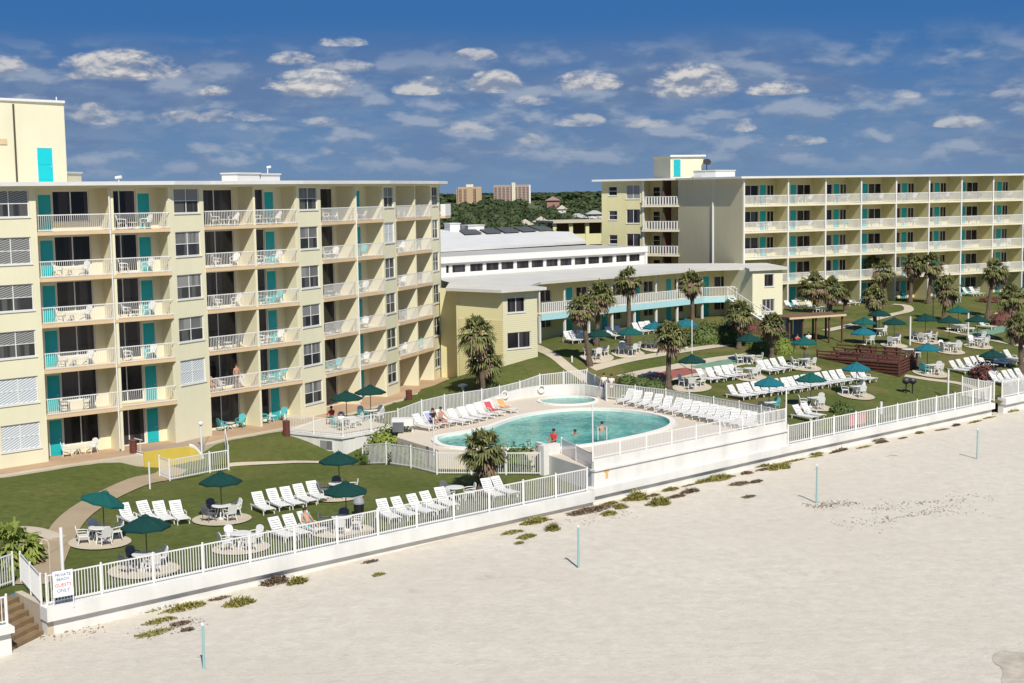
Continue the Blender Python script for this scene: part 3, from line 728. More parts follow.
def make_umbrella(name, mat, tilt=0.0, R=1.12, hp=2.5):
    r = empty(name); p = MB(); p.tube([(0, 0, 0), (0, 0, hp*.8)], .025, 6); link('pole', p.mesh('pole', POLEM), r)
    b = MB(); b.lathe([(.2, 0), (.2, .06), (.05, .1)], 10); link('base', b.mesh('base', PLAST), r)
    c = MB(); k = 8; V = []
    prof = [(.0, hp), (.5*R, hp-.20), (R, hp-.50), (R*1.0, hp-.60)]
    V.append((0, 0, hp)); 
    for rr, z in prof[1:]:
        for j in range(k*2):
            a = 2*PI*j/(k*2); q = rr*(1 if j % 2 == 0 else .93); zz = z+(.0 if j % 2 == 0 else -.035 if rr < R else .02); V.append((q*math.cos(a), q*math.sin(a), zz))
    m = k*2; F = [(0, 1+j, 1+(j+1) % m) for j in range(m)]
    for i in range(2): F += [(1+i*m+j, 1+(i+1)*m+j, 1+(i+1)*m+(j+1) % m, 1+i*m+(j+1) % m) for j in range(m)]
    c.pts(V, F); me = c.mesh('canopy', mat)
    T = Matrix.Translation((0, 0, hp*.8)) @ Matrix.Rotation(tilt, 4, (.3, 1, 0)) @ Matrix.Translation((0, 0, -hp*.8))
    link('canopy', me, r, T)
    f = MB(); f.lathe([(.22, hp-.06), (.12, hp+.03), (.02, hp+.05), (.02, hp+.12)], 8); link('vent_cap', f.mesh('vent_cap', mat), r, T)
    rb = MB()
    for j in range(k):
        a = 2*PI*j/k; rb.tube([(0, 0, hp-.08), (.5*R*math.cos(a), .5*R*math.sin(a), hp-.24), (R*.98*math.cos(a), R*.98*math.sin(a), hp-.53)], .012, 3)
    link('ribs', rb.mesh('ribs', POLEM), r, T)
    return Proto(r)
CH = {'white': make_chair('patio_chair', PLAST), 'grey': make_chair('patio_chair', PLASTG), 'teal': make_chair('patio_chair', CTEAL), 'green': make_chair('patio_chair', GRN)}
CHS = {'white': make_chair('balcony_chair', PLAST, False), 'teal': make_chair('balcony_chair', CTEAL, False), 'dark': make_chair('balcony_chair', PLASTG, False)}
TB = make_table('round_table', PLAST); TBS = make_table('balcony_table', PLAST, False)
LG = make_lounger('sun_lounger', PLAST)
UM = {'green': make_umbrella('patio_umbrella', GREENF), 'teal': make_umbrella('patio_umbrella', TEALF), 'blue': make_umbrella('patio_umbrella', BLUEF), 'tilted': make_umbrella('patio_umbrella', TEALF, .30)}

# ------------------------------------------------------------------ left hotel block
FL = ['ground', 'second', 'third', 'fourth', 'fifth', 'top']
BAYN = ['cut by left edge', 'nearest the ramp', 'over the teal chairs', 'behind the patio', 'at the far end']
HB = 2.8
hl = empty('hotel_building', (-20, 100, 2.0)); tag(hl, 'six storey pale yellow curved hotel block with white railed balconies on the left', 'hotel')
b = MB(); back = offset(FV, -13)
b.prism(offset(FV, -1.75)+back[::-1], 1.0, 18.78); 
corewall = b
fw = MB(); parts = MB(); slabs = MB(); ends = []
seg = ['P', 'W', 'P', 'W', 'P', 'W', 'P', 'W', 'P', 'W']
bid = 0
balc = []
for si, s in enumerate(seg):
    A_, B_ = FV[si], FV[si+1]; fr = frame(A_, B_); L = dist(A_, B_)
    if s == 'W':
        wi = si//2
        uw = {0: (.6, 3.1), 1: (.5, 2.9), 2: (.35, 2.6), 3: (.3, 2.35), 4: (.45, 2.2)}[wi]
        ops = [(uw[0], uw[1], 2+HB*k+.95, 2+HB*k+2.55) for k in range(6) if not (wi == 1 and k == 0)]
        wall_open(fw, fr, L, 1.0, 18.78, ops)
        for o in ops:
            k = int((o[2]-2)/HB)
            g = {0: 'bbhhdh', 1: 'bbkkkh', 2: 'kkhkkk', 3: 'kwkwbk', 4: 'kwwwkw'}[wi][k]
            window(hl, fr, o[0], o[2], o[1]-o[0], o[3]-o[2], 2, 2, -.10, g)
    else:
        pi_ = si//2; Lm = L*(.555 if si == 2 else .522)
        items = {0: [('g', 5.3, L-.6)], 1: [('d', .72, 1.6), ('g', 1.65, 4.05), ('g', 4.95, 7.2), ('d', 7.28, 8.2)], 2: [('g', .5, 3.7), ('g', 4.6, 6.45), ('d', 6.5, 7.4)], 3: [('g', .7, 3.85), ('g', 4.8, 6.7), ('d', 6.8, 7.7)], 4: [('d', .3, 1.2), ('g', 1.3, 2.4), ('g', 4.2, 5.2), ('d', 5.3, 6.2)]}[pi_]
        if pi_ == 0: items = [('g', .6, 3.0), ('d', 3.1, 3.9), ('g', 4.6, 6.6), ('d', 6.7, 7.5)]
        for k in range(6):
            z = 2+HB*k
            ops = []
            for t, u0, u1 in items:
                if t == 'd': ops.append((u0, u0+.9, z+.0, z+2.32))
                else: ops.append((u0, u1, z+(.0 if (pi_ == 1 and k == 0 and u0 > 4) else .55 if (u1 < Lm and pi_ == 1) else .08), z+2.5))
            fb = frame(A_, B_)
            bw = MB()
            # back wall sits 2 m in
            f2 = fb @ Matrix.Translation((0, -1.5, 0)); wall_open(fw, f2, L, z, z+HB, ops, .2)
            for t, u0, u1 in items:
                if t == 'd': door(hl, f2, u0+.05, z+.02, .8, 2.24, -.08)
                else:
                    zz = z+(.0 if (pi_ == 1 and k == 0 and u0 > 4) else .55 if (u1 < Lm and pi_ == 1) else .08); window(hl, f2, u0, zz, u1-u0, z+2.5-zz, 2, 1, -.1, 'g', False, 'sliding_door', .07)
            if k > 0:
                slabs.box(.0, L, -1.5, .10, z-.2, z, fb)
                railing(hl, fb, .03, Lm-.1, z, .04); railing(hl, fb, Lm+.1, L-.03, z, .04)
            balc.append((pi_, k, fb, L, Lm))
        parts.box(-.15, .02, -1.9, -.12, 1.0, 18.78, fr); parts.box(L-.02, L+.15, -1.9, -.12, 1.0, 18.78, fr)
        parts.box(Lm-.09, Lm+.09, -1.5, .06, 1.0, 18.78, fr)
# end wall
e = Vector(FV[-1])-Vector(FV[-2]); e.normalize(); en = Vector((e.y, -e.x)); eb = (FV[-1][0]-en.x*13, FV[-1][1]-en.y*13)
ef = frame(FV[-1], eb); fw.box(0.0, 13, -.2, 0.0, 1.0, 18.78, frame(FV[-1], eb))
for k in (1, 2, 5):
    z = 2+HB*k; q = rframe(FV[-1], (FV[-1][0]+e.x, FV[-1][1]+e.y))
    mb = MB(); mb.box(.2, 1.9, -.42, .1, z-.18, z+.02, q); wpart('end_balcony_slab', mb, SLABE, hl)
    mb = MB(); mb.box(.2, 1.9, -.45, -.37, z+.02, z+1.05, q); mb.box(.2, .28, -.37, .0, z+.02, z+1.05, q); mb.box(1.82, 1.9, -.37, 0, z+.02, z+1.05, q); wpart('end_balcony_parapet', mb, WHITE, hl)
wpart('core_wall', corewall, YEL, hl); wpart('facade_wall', fw, YEL, hl); wpart('partition_wall', parts, YEL, hl); wpart('balcony_slab', slabs, SLABE, hl)
rf = MB(); rf.prism(offset(FV, .75)+offset(FV, -13.4)[::-1], 18.78, 19.02); rfo = wpart('roof', rf, WROOF, hl)
rf = MB(); rf.prism(offset(FV, .45)+offset(FV, -13.2)[::-1], 18.62, 18.775); wpart('roof_soffit', rf, SLABW, hl)
# downpipe
for si in (2, 6):
    mb = MB(); q = frame(FV[si], FV[si+1]); u = dist(FV[si], FV[si+1])*.53; mb.tube([q @ Vector((u, .12, 2.2)), q @ Vector((u, .12, 18.6))], .05, 6); wpart('downpipe', mb, WHITE, hl)
# penthouse at the left
ph = empty('penthouse', (-33, 94, 19)); tag(ph, 'pale yellow lift house with turquoise door on the left hotel roof', 'roof house')
a0, a1 = (-43, 80.5), (-30.2, 96.3)
pn = Vector((a1[0]-a0[0], a1[1]-a0[1])).normalized(); pq = Vector((-pn.y, pn.x))
pe = [a0, a1, (a1[0]+pq.x*7, a1[1]+pq.y*7), (a0[0]+pq.x*7, a0[1]+pq.y*7)]
pfr = frame(a0, a1); PL = dist(a0, a1)
def upx(a, b_, px, py=341):
    d = FW+(px-512)/FPX*RT+(341.5-py)/FPX*UP; e_ = Vector(b_)-Vector(a); L = e_.length; e_.normalize()
    den = d.x*e_.y-d.y*e_.x; t = (a[0]*e_.y-a[1]*e_.x)/den; P = Vector((d.x*t-a[0], d.y*t-a[1])); return P.dot(e_)
ptop = 24.45
mb = MB(); mb.prism(pe, 19.0, ptop); wpart('wall', mb, YEL, ph)
mb = MB(); mb.prism([(p[0]*1.0+(.12 if p[0] > -36 else -.1), p[1]-.1) if i < 2 else p for i, p in enumerate(pe)], ptop, ptop+.16); wpart('roof', mb, WHITE, ph)
ud = upx(a0, a1, 37, 165); ud2 = upx(a0, a1, 52, 165)
door(ph, pfr, ud, 19.15, ud2-ud, 2.25, .05, M('bright_turquoise_door', (.01, .52, .55), .5, .05))
us = upx(a0, a1, 8, 110); us2 = upx(a0, a1, 11.2, 110)
mb = MB(); mb.box(us+.32, us2+.2, .004, .06, 19.0, ptop-.2, pfr); wpart('expansion_strip', mb, M('dark_joint', (.09, .07, .05), .8), ph)
mb = MB(); mb.box(upx(a0, a1, -8, 140), upx(a0, a1, 6.5, 140), .003, .06, 21.6, 21.95, pfr); wpart('louvre', mb, SLABE, ph)
mb = MB(); mb.tube([(pe[1][0]-.8, pe[1][1]+1, ptop), (pe[1][0]-.8, pe[1][1]+1, ptop+.5)], .05, 5); tag(link('vent_pipe', mb.mesh('vent_pipe', ALU)), 'thin white pipe standing on the left lift house roof', 'pipe')
def rbox(name, a, b_, dep, z0, z1, label, mat=WHITE):
    r = empty(name, (a[0], a[1], z0)); tag(r, label, 'roof unit'); q = rframe(a, b_)
    mb = MB(); mb.box(0, dist(a, b_), 0, dep, z0, z1-.1, q); wpart('wall', mb, YEL if mat is YEL else mat, r)
    mb = MB(); mb.box(-.08, dist(a, b_)+.08, -.08, dep+.08, z1-.1, z1, q); wpart('roof', mb, WROOF, r); return r
def atd(px, D): return ((px-512)/FPX*D, D)
rbox('roof_parapet', atd(70, 97), atd(87, 99.5), 1.2, 19.02, 19.85, 'low cream block at the foot of the left lift house', YEL)
rbox('roof_hatch', atd(242, 97), atd(264, 99.5), 1.3, 19.02, 19.62, 'long low white roof box on the left hotel roof')
rbox('roof_hatch', atd(266, 99.7), atd(284, 101.8), 1.2, 19.02, 19.58, 'shorter white roof box with a pipe, right of the pair on the left hotel')
mb = MB(); P0 = atd(272, 101); mb.tube([(P0[0], P0[1], 19.5), (P0[0], P0[1], 20.05)], .04, 5); mb.tube([(P0[0]-.05, P0[1], 20.0), (P0[0]+.25, P0[1], 20.05)], .09, 6); tag(link('roof_spotlight', mb.mesh('roof_spotlight', ALU)), 'small spotlight on a pole on the white roof box', 'light')
mb = MB(); P0 = atd(124, 88.5); mb.tube([(P0[0], P0[1], 19.0), (P0[0], P0[1], 19.2)], .04, 5); mb.tube([(P0[0]-.2, P0[1], 19.25), (P0[0]+.2, P0[1]-.1, 19.3)], .1, 6); tag(link('roof_camera', mb.mesh('roof_camera', ALU)), 'small white camera on the edge of the left hotel roof', 'camera')

# entrance deck and yellow ramp in front
yd = empty('entrance_ramp', (-22, 87, 1)); tag(yd, 'entrance landing with a bright yellow curved ramp wall below the left hotel', 'ramp')
g = [hit(132, 446), hit(143, 457), hit(150, 470), hit(203, 462)]
p1 = at(143, 454, 2.03); p2 = at(189, 447.5, 2.05); p3 = at(196, 446.5, 2.03); 
top = [(p1.x, p1.y), (p2.x, p2.y), (p3.x+.4, p3.y+.6), (-20.4, 92.7), (-22.2, 89.9), (-25.2, 87.3), (p1.x-.7, p1.y+.7)]
mb = MB(); mb.prism(top, .9, 2.04); wpart('landing', mb, M('landing_concrete', (.36, .27, .2), .85, .2, .7), yd)
arc = [(p1.x, p1.y, 2.12), (p1.lerp(p2, .5).x, p1.lerp(p2, .5).y, 2.14), (p2.x, p2.y, 2.12)]
pe_ = at(203, 460, 1.15)
for k in range(1, 8): t = k/7; arc.append((p2.x+(pe_.x-p2.x)*t**.7, p2.y+(pe_.y-p2.y)*t, 2.12-.95*t**1.3))
mb = MB(); Pn = []
for i, q in enumerate(arc):
    a = Vector(arc[max(0, i-1)][:2]); c = Vector(arc[min(len(arc)-1, i+1)][:2]); t = (c-a).normalized(); nn = Vector((t.y, -t.x))*.14
    Pn += [(q[0]+nn.x, q[1]+nn.y, .3), (q[0]+nn.x, q[1]+nn.y, q[2]), (q[0]-nn.x, q[1]-nn.y, q[2]), (q[0]-nn.x, q[1]-nn.y, .3)]
mb.pts(Pn, [(i*4+k, i*4+k+1, i*4+k+5, i*4+k+4) for i in range(len(arc)-1) for k in range(3)]+[(0, 1, 2, 3), tuple(len(arc)*4-4+k for k in range(4))]); wpart('yellow_wall', mb, YELP, yd)
mb = MB(); mb.tube([(q[0], q[1], q[2]+.06) for q in arc[2:]], .13, 6); wpart('white_kerb', mb, WALLW, yd)
mb = MB(); q2 = frame(top[-1], top[0]); mb.box(0, dist(top[-1], top[0]), .0, .14, .3, 2.02, q2); wpart('side_wall', mb, WALLW, yd)
railing(yd, frame(top[-1], top[0]), 0, dist(top[-1], top[0])*.95, 2.04, .0, .9, .4)

# ------------------------------------------------------------------ right hotel block
hr = empty('hotel_building', (40, 156, 5.05)); tag(hr, 'five storey long yellow hotel block with turquoise doors on the right', 'hotel')
RO = (24.7, 148.4); RD = Vector((.886, .464)); RU = [-.05, 5.81, 10.96, 16.0, 21.1, 26.06, 31.07, 36.12, 41.08, 46.1, 51.1]
RE = (RO[0]+RD.x*60, RO[1]+RD.y*60); rfm = frame(RO, RE); rfb = rfm @ Matrix.Translation((0, -2.0, 0)); Z0 = 5.05
TY = 'ABABAABABA'; UL = RU[-1]
wb = MB(); sl = MB(); pt = MB(); ptf = MB()
rbalc = []
for k in range(5):
    z = Z0+HB*k; ops = []; its = []
    for i in range(10):
        u0 = RU[i]; w = RU[i+1]-u0; s_ = w-5.04
        if TY[i] == 'A': its += [('g', u0+1.2+s_*.3, u0+2.7+s_), ('d', u0+2.85+s_, 0), ('g', u0+3.85+s_, u0+4.78+s_)]
        else: its += [('d', u0+1.95, 0), ('g', u0+2.95, u0+4.8)]
        rbalc.append((i, k, u0, w))
    for t, a, c in its:
        if t == 'd': ops.append((a, a+.9, z, z+2.15)); door(hr, rfb, a+.05, z+.02, .8, 2.08, -.08)
        else: ops.append((a, c, z+.85, z+2.1)); window(hr, rfb, a, z+.85, c-a, 1.25, 2, 1, -.1, 'w' if random.random() < .35 else 'g', False)
    wall_open(wb, rfb, UL, z, z+HB, ops, .2)
    if k:
        sl.box(-.05, UL, -2.0, .08, z-.2, z, rfm)
        for i in range(10): railing(hr, rfm, RU[i]+.1, RU[i+1]-.1, z, .02, 1.0, .16, .06)
for u in RU: pt.box(u-.08, u+.08, -2.0, -.0, 4.0, Z0+5*HB, rfm); ptf.box(u-.085, u+.085, .0, .12, 4.0, Z0+5*HB+.0, rfm)
ztop = Z0+5*HB
wpart('back_wall', wb, YEL2, hr); wpart('partition_wall', pt, YEL2, hr); wpart('pilaster', ptf, WALLW, hr); wpart('balcony_slab', sl, SLABW, hr)
cw = MB(); cw.box(0.05, UL, -12.0, -2.25, 4.0, ztop, rfm); wpart('core_wall', cw, YEL2, hr)
RPn = Vector((-RD.y, RD.x)); RB = (RO[0]+RPn.x*12, RO[1]+RPn.y*12)
bw = MB(); bw.box(-.16, .04, -12.0, -.0, 4.0, ztop, rfm); wpart('blank_wall', bw, BLANK, hr)
mb = MB(); uq = -5.2; mb.box(-.30, -.165, uq-.12, uq, 4.2, ztop-2.5, rfm); mb.box(-.19, -.165, uq-.1, uq-.02, ztop-2.5, ztop, rfm); wpart('downpipe', mb, WHITE, hr)
rf = MB(); rf.box(-.75, UL+.5, -12.6, .55, ztop, ztop+.22, rfm); wpart('roof', rf, WROOF, hr)
# left wing of the right block
WL = (10.7, 164.0); WR = (19.05, 159.25); wfr = frame(WL, WR); LW = dist(WL, WR); wr = empty('hotel_wing', (*WL, 5)); tag(wr, 'narrow yellow hotel wing with small windows and curved balconies behind the white clerestory roof', 'hotel wing')
ww = MB(); ops = []
for k in range(5):
    z = Z0+HB*k
    for (x0, x1, h0, h1) in ((609, 617.3, 1.15, 2.2), (626.5, 640, .75, 2.35)):
        a = upx(WL, WR, x0, 230); c = upx(WL, WR, x1, 230); ops.append((a, c, z+h0, z+h1)); window(wr, wfr, a, z+h0, c-a, h1-h0, 1 if x0 < 620 else 2, 2 if x0 < 620 else 1, -.1, 'g' if k < 4 or x0 < 620 else 'd')
ue = upx(WL, WR, 643.5, 230)
wall_open(ww, wfr, ue, 4, ztop, ops); ww.box(ue-.2, ue, -2.2, -.22, 4, ztop, wfr)
wops = []; wf2 = wfr @ Matrix.Translation((ue, -2.0, 0)); LL = LW-ue
for k in range(5):
    z = Z0+HB*k; wops = [(.3, 1.2, z+.9, z+2.1), (1.4, 2.3, z, z+2.1), (LL-1.0, LL-.2, z, z+2.1)]
    wall_open(ww, wf2, LL, z, z+HB, wops, .2)
    window(wr, wf2, .3, z+.9, .9, 1.2, 1, 2, -.1, 'g', False); door(wr, wf2, 1.45, z+.02, .8, 2.04, -.08); window(wr, wf2, LL-1.0, z, .8, 2.1, 1, 1, -.1, 'g', False, 'glass_door')
    if k:
        s2 = MB(); s2.box(ue+.0, LW+.3, -2.0, .55, z-.2, z, wfr); wpart('balcony_slab', s2, SLABW, wr); railing(wr, wfr, ue+.05, LW+.25, z, .5, 1.0, .34, .16)
wpart('wall', ww, YEL2, wr)
s2 = MB(); s2.box(ue+2.45, ue+2.6, -2.0, .1, 4, ztop, wfr); wpart('brown_divider', s2, BROWN, wr)
s2 = MB(); s2.box(ue-.1, ue+.12, .0, .12, 4, ztop, wfr); wpart('pilaster', s2, WALLW, wr)
cw = MB(); cw.box(0, LW, -9, -2.25, 4, ztop, wfr); wpart('core_wall', cw, YEL2, wr)
cw = MB(); cw.box(0, .2, -2.25, -.22, 4, ztop, wfr); wpart('side_wall', cw, YEL2, wr)
rf = MB(); rf.box(-.8, LW+.6, -9.4, .95, ztop+.003, ztop+.223, wfr); wpart('roof', rf, WROOF, wr)
# roof house on the right block
rh = empty('penthouse', (18.6, 162.5, 19.3)); tag(rh, 'white and cream lift house with turquoise door on the right hotel roof', 'roof house')
pg = [(18.55, 162.4), (22.45, 163.4), (21.3, 169), (17.2, 167.6)]
mb = MB(); mb.prism(pg, 19.25, 21.75); wpart('wall', mb, YEL, rh); mb = MB(); mb.prism([(18.5, 162.1), (22.75, 163.2), (21.5, 169.3), (16.9, 167.8)], 21.75, 21.95); wpart('roof', mb, WHITE, rh)
door(rh, frame(pg[0], pg[1]), .35, 19.5, .85, 1.95, .05)
rbox('roof_unit', atd(706, 161), atd(716, 161.3), 2, 19.25, 19.9, 'low dull cream box between lift house and white box on the right roof', YEL)
rbox('roof_hatch', atd(716.5, 160), atd(736, 163), 3, 19.25, 20.15, 'low white roof box on the right hotel roof')
sdish = empty('satellite_dish', (*atd(708, 163), 20)); tag(sdish, 'dark satellite dish behind the lift house on the right roof', 'satellite dish')
mb = MB(); mb.lathe([(.48, .2), (.34, .09), (.17, .03), (.02, 0)], 14); o = link('dish', mb.mesh('dish', BLACKM), sdish, Matrix.Translation((0, 0, 1.0)) @ Matrix.Rotation(.9, 4, 'X')); mb = MB(); mb.tube([(0, .2, -.8), (0, .1, 1.0)], .05, 5); link('mast', mb.mesh('mast', BLACKM), sdish)

# ------------------------------------------------------------------ middle two-storey motel wing and hall
SIDE = striped('yellow_siding_boards', (.70, .665, .46), (.56, .52, .34), 1.9, 'Z', .8, 0, .12)
mw = empty('annexe_building', (-.7, 114.5, 3.4)); tag(mw, 'two storey yellow annexe with horizontal siding and two dark windows beside the motel balcony', 'building')
A1, B1, C1_ = (-.73, 114.5), (2.15, 116.6), (-4.65, 117.3)
ab = (Vector(B1)-Vector(A1)).normalized(); bp = Vector((-ab.y, ab.x)); B2 = (B1[0]+bp.x*7, B1[1]+bp.y*7)
fa = frame(A1, B1); La = dist(A1, B1); w1 = MB(); opa = [(.5, 2.3, 8.1, 9.35), (.45, 2.85, 5.1, 6.45)]
wall_open(w1, fa, La, 2.2, 9.85, opa)
for i, o in enumerate(opa): window(mw, fa, o[0], o[2], o[1]-o[0], o[3]-o[2], 2, 1, -.1, 'g', True, 'window')
wpart('front_wall', w1, SIDE, mw)
w1 = MB(); w1.prism([C1_, (A1[0]-ab.x*-.05, A1[1]+.12), (A1[0]+bp.x*.25, A1[1]+bp.y*.25), (B1[0]+bp.x*.25, B1[1]+bp.y*.25), B2, (-12, 128), (-9, 123)], 1.5, 9.85)
# side faces with siding below, plain above
w1 = MB(); w1.prism([C1_, A1, (A1[0]+bp.x*.22, A1[1]+bp.y*.22), (B1[0]+bp.x*.22, B1[1]+bp.y*.22), (B1[0], B1[1]), B2, (-14, 130)], 1.5, 9.8) if False else None
w1 = MB(); w1.prism([C1_, (A1[0], A1[1]+.02), (A1[0]+bp.x*.24+ab.x*.0, A1[1]+bp.y*.24), (B1[0]+bp.x*.24, B1[1]+bp.y*.24), B2, (-5.0, 124)], 1.5, 9.8); wpart('side_wall', w1, YEL3, mw)
fcd = frame(C1_, A1); w1 = MB(); w1.box(.3, dist(C1_, A1)-.02, .005, .06, 1.8, 7.5, fcd); wpart('side_siding', w1, striped('deep_yellow_siding', (.74, .66, .36), (.60, .52, .26), 1.9, 'Z', .8, 0, .12), mw)

w1 = MB(); w1.box(0, 1.6, -.2, 0, 1.5, 9.8, frame((-6.2, 121.2), (-4.9, 120.6))); wpart('link_wall', w1, YEL3, mw)
mo = empty('motel_building', (10, 132, 4.7)); tag(mo, 'two storey motel wing with light blue balcony fascia and white posts under flat roof', 'building')
ML = [(2.6, 124.1), (16.5, 138.0), (19.4, 141.0), (23.6, 142.0)]
FZ = 7.1; RZ = 9.85
wm = MB(); bs = MB(); fa_ = MB()
for i in range(3):
    a, c = ML[i], ML[i+1]; fr = frame(a, c); L = dist(a, c); f2 = fr @ Matrix.Translation((0, -1.9, 0))
    ops = []
    n = max(1, int(L/4.4)); 
    for k in range(n):
        u = L*(k+.0)/n
        for z in (4.72, FZ):
            if L < 4.0: ops.append((.9, 2.2, z+.9, z+2.0)); continue
            ops.append((u+.5, u+1.4, z, z+2.05)); ops.append((u+1.9, u+3.4, z+.9, z+2.0))
    wm = MB(); wall_open(wm, f2, L+.3, 3.5, RZ, ops, .2); wpart('wall', wm, YEL2, mo)
    for o in ops:
        if o[1]-o[0] < 1: door(mo, f2, o[0]+.05, o[2]+.02, .8, 2.0, -.08)
        else: window(mo, f2, o[0], o[2], o[1]-o[0], o[3]-o[2], 2, 1, -.1, 'g', False)
    bs.box(0, L, -1.9, 0, FZ-.2, FZ, fr); fa_.box(-.02, L+.02, .0, .1, FZ-.52, FZ+.02, fr)
    if i < 2 or True: railing(mo, fr, .05, L-.05, FZ, .03, 1.05, .26 if i < 2 else .16, .13 if i < 2 else .05)
    m = max(1, round(L/3.1))
    for k in range(m+1):
        if i and k == 0: continue
        mb = MB(); u = L*k/m; mb.box(u-.09, u+.09, -.25, -.07, 4.0, FZ-.2, fr); mb.box(u-.06, u+.06, -.22, -.1, FZ, RZ, fr); wpart('post', mb, WHITE, mo)
wpart('balcony_floor', bs, SLABW, mo); wpart('blue_fascia', fa_, LBLUE, mo)
mb = MB(); e0 = (24.0, 139.0); e1 = (27.3, 140.6); ebn = frame(e0, e1); Le = dist(e0, e1)
eo = [(1.45, 2.6, 8.2, 9.45), (1.2, 2.7, 5.7, 6.95)]; wall_open(mb, ebn, Le, 3.6, RZ, eo); mb.box(0, .2, -5, -.22, 3.6, RZ, ebn); mb.box(Le-.2, Le, -6, -.22, 3.6, RZ, ebn); wpart('end_block_wall', mb, YEL, mo)
window(mo, ebn, eo[0][0], eo[0][2], 1.15, 1.25, 1, 1, -.1, 'g'); window(mo, ebn, eo[1][0], eo[1][2], 1.5, 1.25, 3, 1, -.1, 'w')
mb = MB(); mb.prism([(2.8, 126.5), (15.3, 139), (18.6, 142.9), (26.5, 145.5), (26.5, 150), (14, 151), (-6, 133), (-3, 127)], 3.5, RZ-.02); 
mb = MB(); mb.prism([(1.0, 126.8), (14.5, 140.3), (18.3, 143.9), (23.3, 145.1), (21, 149), (13, 149.8), (-7, 131.5)], 3.4, RZ-.02); wpart('core_wall', mb, YEL2, mo)
rp = [(-5.5, 124.5), (-5.5, 117.0), (-.8, 113.55), (2.95, 116.4), (1.6, 118.6), (2.6, 123.4), (16.8, 137.3), (19.6, 140.2), (23.6, 141.1), (23.6, 138.5), (27.9, 140.5), (27.2, 149), (14.3, 151), (-6.9, 132.3), (-6.2, 127)]
mb = MB(); mb.prism(rp, RZ, RZ+.24); wpart('roof', mb, M('pale_grey_roofing', (.55, .53, .47), .85, .15, .35, .3, 3), mo)
# outside stair at the end of the balcony
mb = MB(); a = Vector((22.2, 141.3, FZ)); c = Vector((25.4, 138.2, 4.9))
for k in range(12):
    t = k/12; p = a.lerp(c, t); mb.box(-.5, .5, -.16, .16, p.z-.08-.15*0, p.z, Matrix.Translation((p.x, p.y, 0)) @ Matrix.Rotation(math.atan2(c.y-a.y, c.x-a.x)+PI/2, 4, 'Z'))
for s_ in (-.5, .5):
    nx = Vector((.7, .7, 0))*s_; mb.tube([a+nx+Vector((0, 0, 1)), c+nx+Vector((0, 0, 1))], .04, 4); mb.tube([a+nx-Vector((0, 0, .1)), c+nx-Vector((0, 0, .1))], .1, 4)
    for k in range(14): p = a.lerp(c, k/13)+nx; mb.tube([p, p+Vector((0, 0, 1))], .025, 4)
wpart('outside_stair', mb, WHITE, mo)

# hall with clerestory
K1, K2 = (-9.5, 129.5), (14.3, 150.6); kf = frame(K1, K2); LK = dist(K1, K2)
hs = empty('hall_building', (4, 141, 10)); tag(hs, 'white hall with strip of dark clerestory windows and broad pale roof with solar panels', 'building')
ko = []
for px in (459.3, 477, 493, 508, 523.4, 538, 552.6, 566.5, 580.8, 594.3, 608, 622, 635):
    u = upx(K1, K2, px, 265); ko.append((u-.86, u+.80, 10.42, 11.22))
u = upx(K1, K2, 448.5, 265); ko.append((u-.3, u+.1, 10.42, 11.22))
mb = MB(); wall_open(mb, kf, LK, 9.9, 11.4, ko, .15); mb.box(0, LK+.3, -.15, .35, 11.4, 12.0, kf); mb.box(LK-.0, LK+.25, -.15, .3, 9.9, 11.4, kf); wpart('clerestory_wall', mb, WHITE, hs)
for o in ko: window(hs, kf, o[0], o[2], o[1]-o[0], o[3]-o[2], 1, 1, -.08, 'g', False, 'window', .04)
mb = MB(); mb.box(0, LK+.2, -8.4, -.15, 11.86, 11.99, kf); wpart('lower_roof', mb, GROOF, hs)
mb = MB(); mb.box(0, LK+.1, -8.3, -.3, 9.9, 11.85, kf); wpart('hall_wall', mb, WALLW, hs)
E1_, T1, T2, E2_ = Vector((-7.1, 142, 12.35)), Vector((-8.9, 171, 13.6)), Vector((7.5, 174, 13.6)), Vector((8.6, 159, 12.35))
rfn = (E2_-E1_).cross(T1-E1_); T2.z = E1_.z-((T2.x-E1_.x)*rfn.x+(T2.y-E1_.y)*rfn.y)/rfn.z
E0_ = E1_+(E1_-E2_)*.7; T0 = T1+(T1-T2)*.7
mb = MB(); dz = Vector((0, 0, -.3))
V = [E0_, E1_, E2_, T2, T1, T0]; V2 = [v+dz for v in V]; B5 = Vector((9.5, 180, 11)); 
mb.pts(V+V2, [(0, 1, 4, 5), (1, 2, 3, 4), (11, 10, 7, 6), (10, 9, 8, 7), (0, 6, 7, 1), (1, 7, 8, 2), (2, 8, 9, 3), (3, 9, 10, 4), (4, 10, 11, 5), (5, 11, 6, 0)]); wpart('main_roof', mb, WROOF, hs)
mb = MB(); mb.pts([v+Vector((0, .4, -.31)) for v in (E0_, E2_)]+[Vector((E2_.x-.3, E2_.y+.4, 9)), Vector((E0_.x, E0_.y+.4, 9))], [(0, 1, 2, 3)]); mb.pts([E2_+Vector((-.3, .4, -.31)), T2+Vector((-.3, -.4, -.31)), Vector((T2.x-.3, T2.y, 5)), Vector((E2_.x-.3, E2_.y, 5))], [(0, 1, 2, 3)]); wpart('upper_wall', mb, BROWN, hs)
def RP(px, py):     # point on the main roof plane
    d = FW+(px-512)/FPX*RT+(341.5-py)/FPX*UP; o_ = Vector((0, 0, CAMH)); n_ = (E2_-E1_).cross(T1-E1_); t = (E1_-o_).dot(n_)/d.dot(n_); return o_+d*t
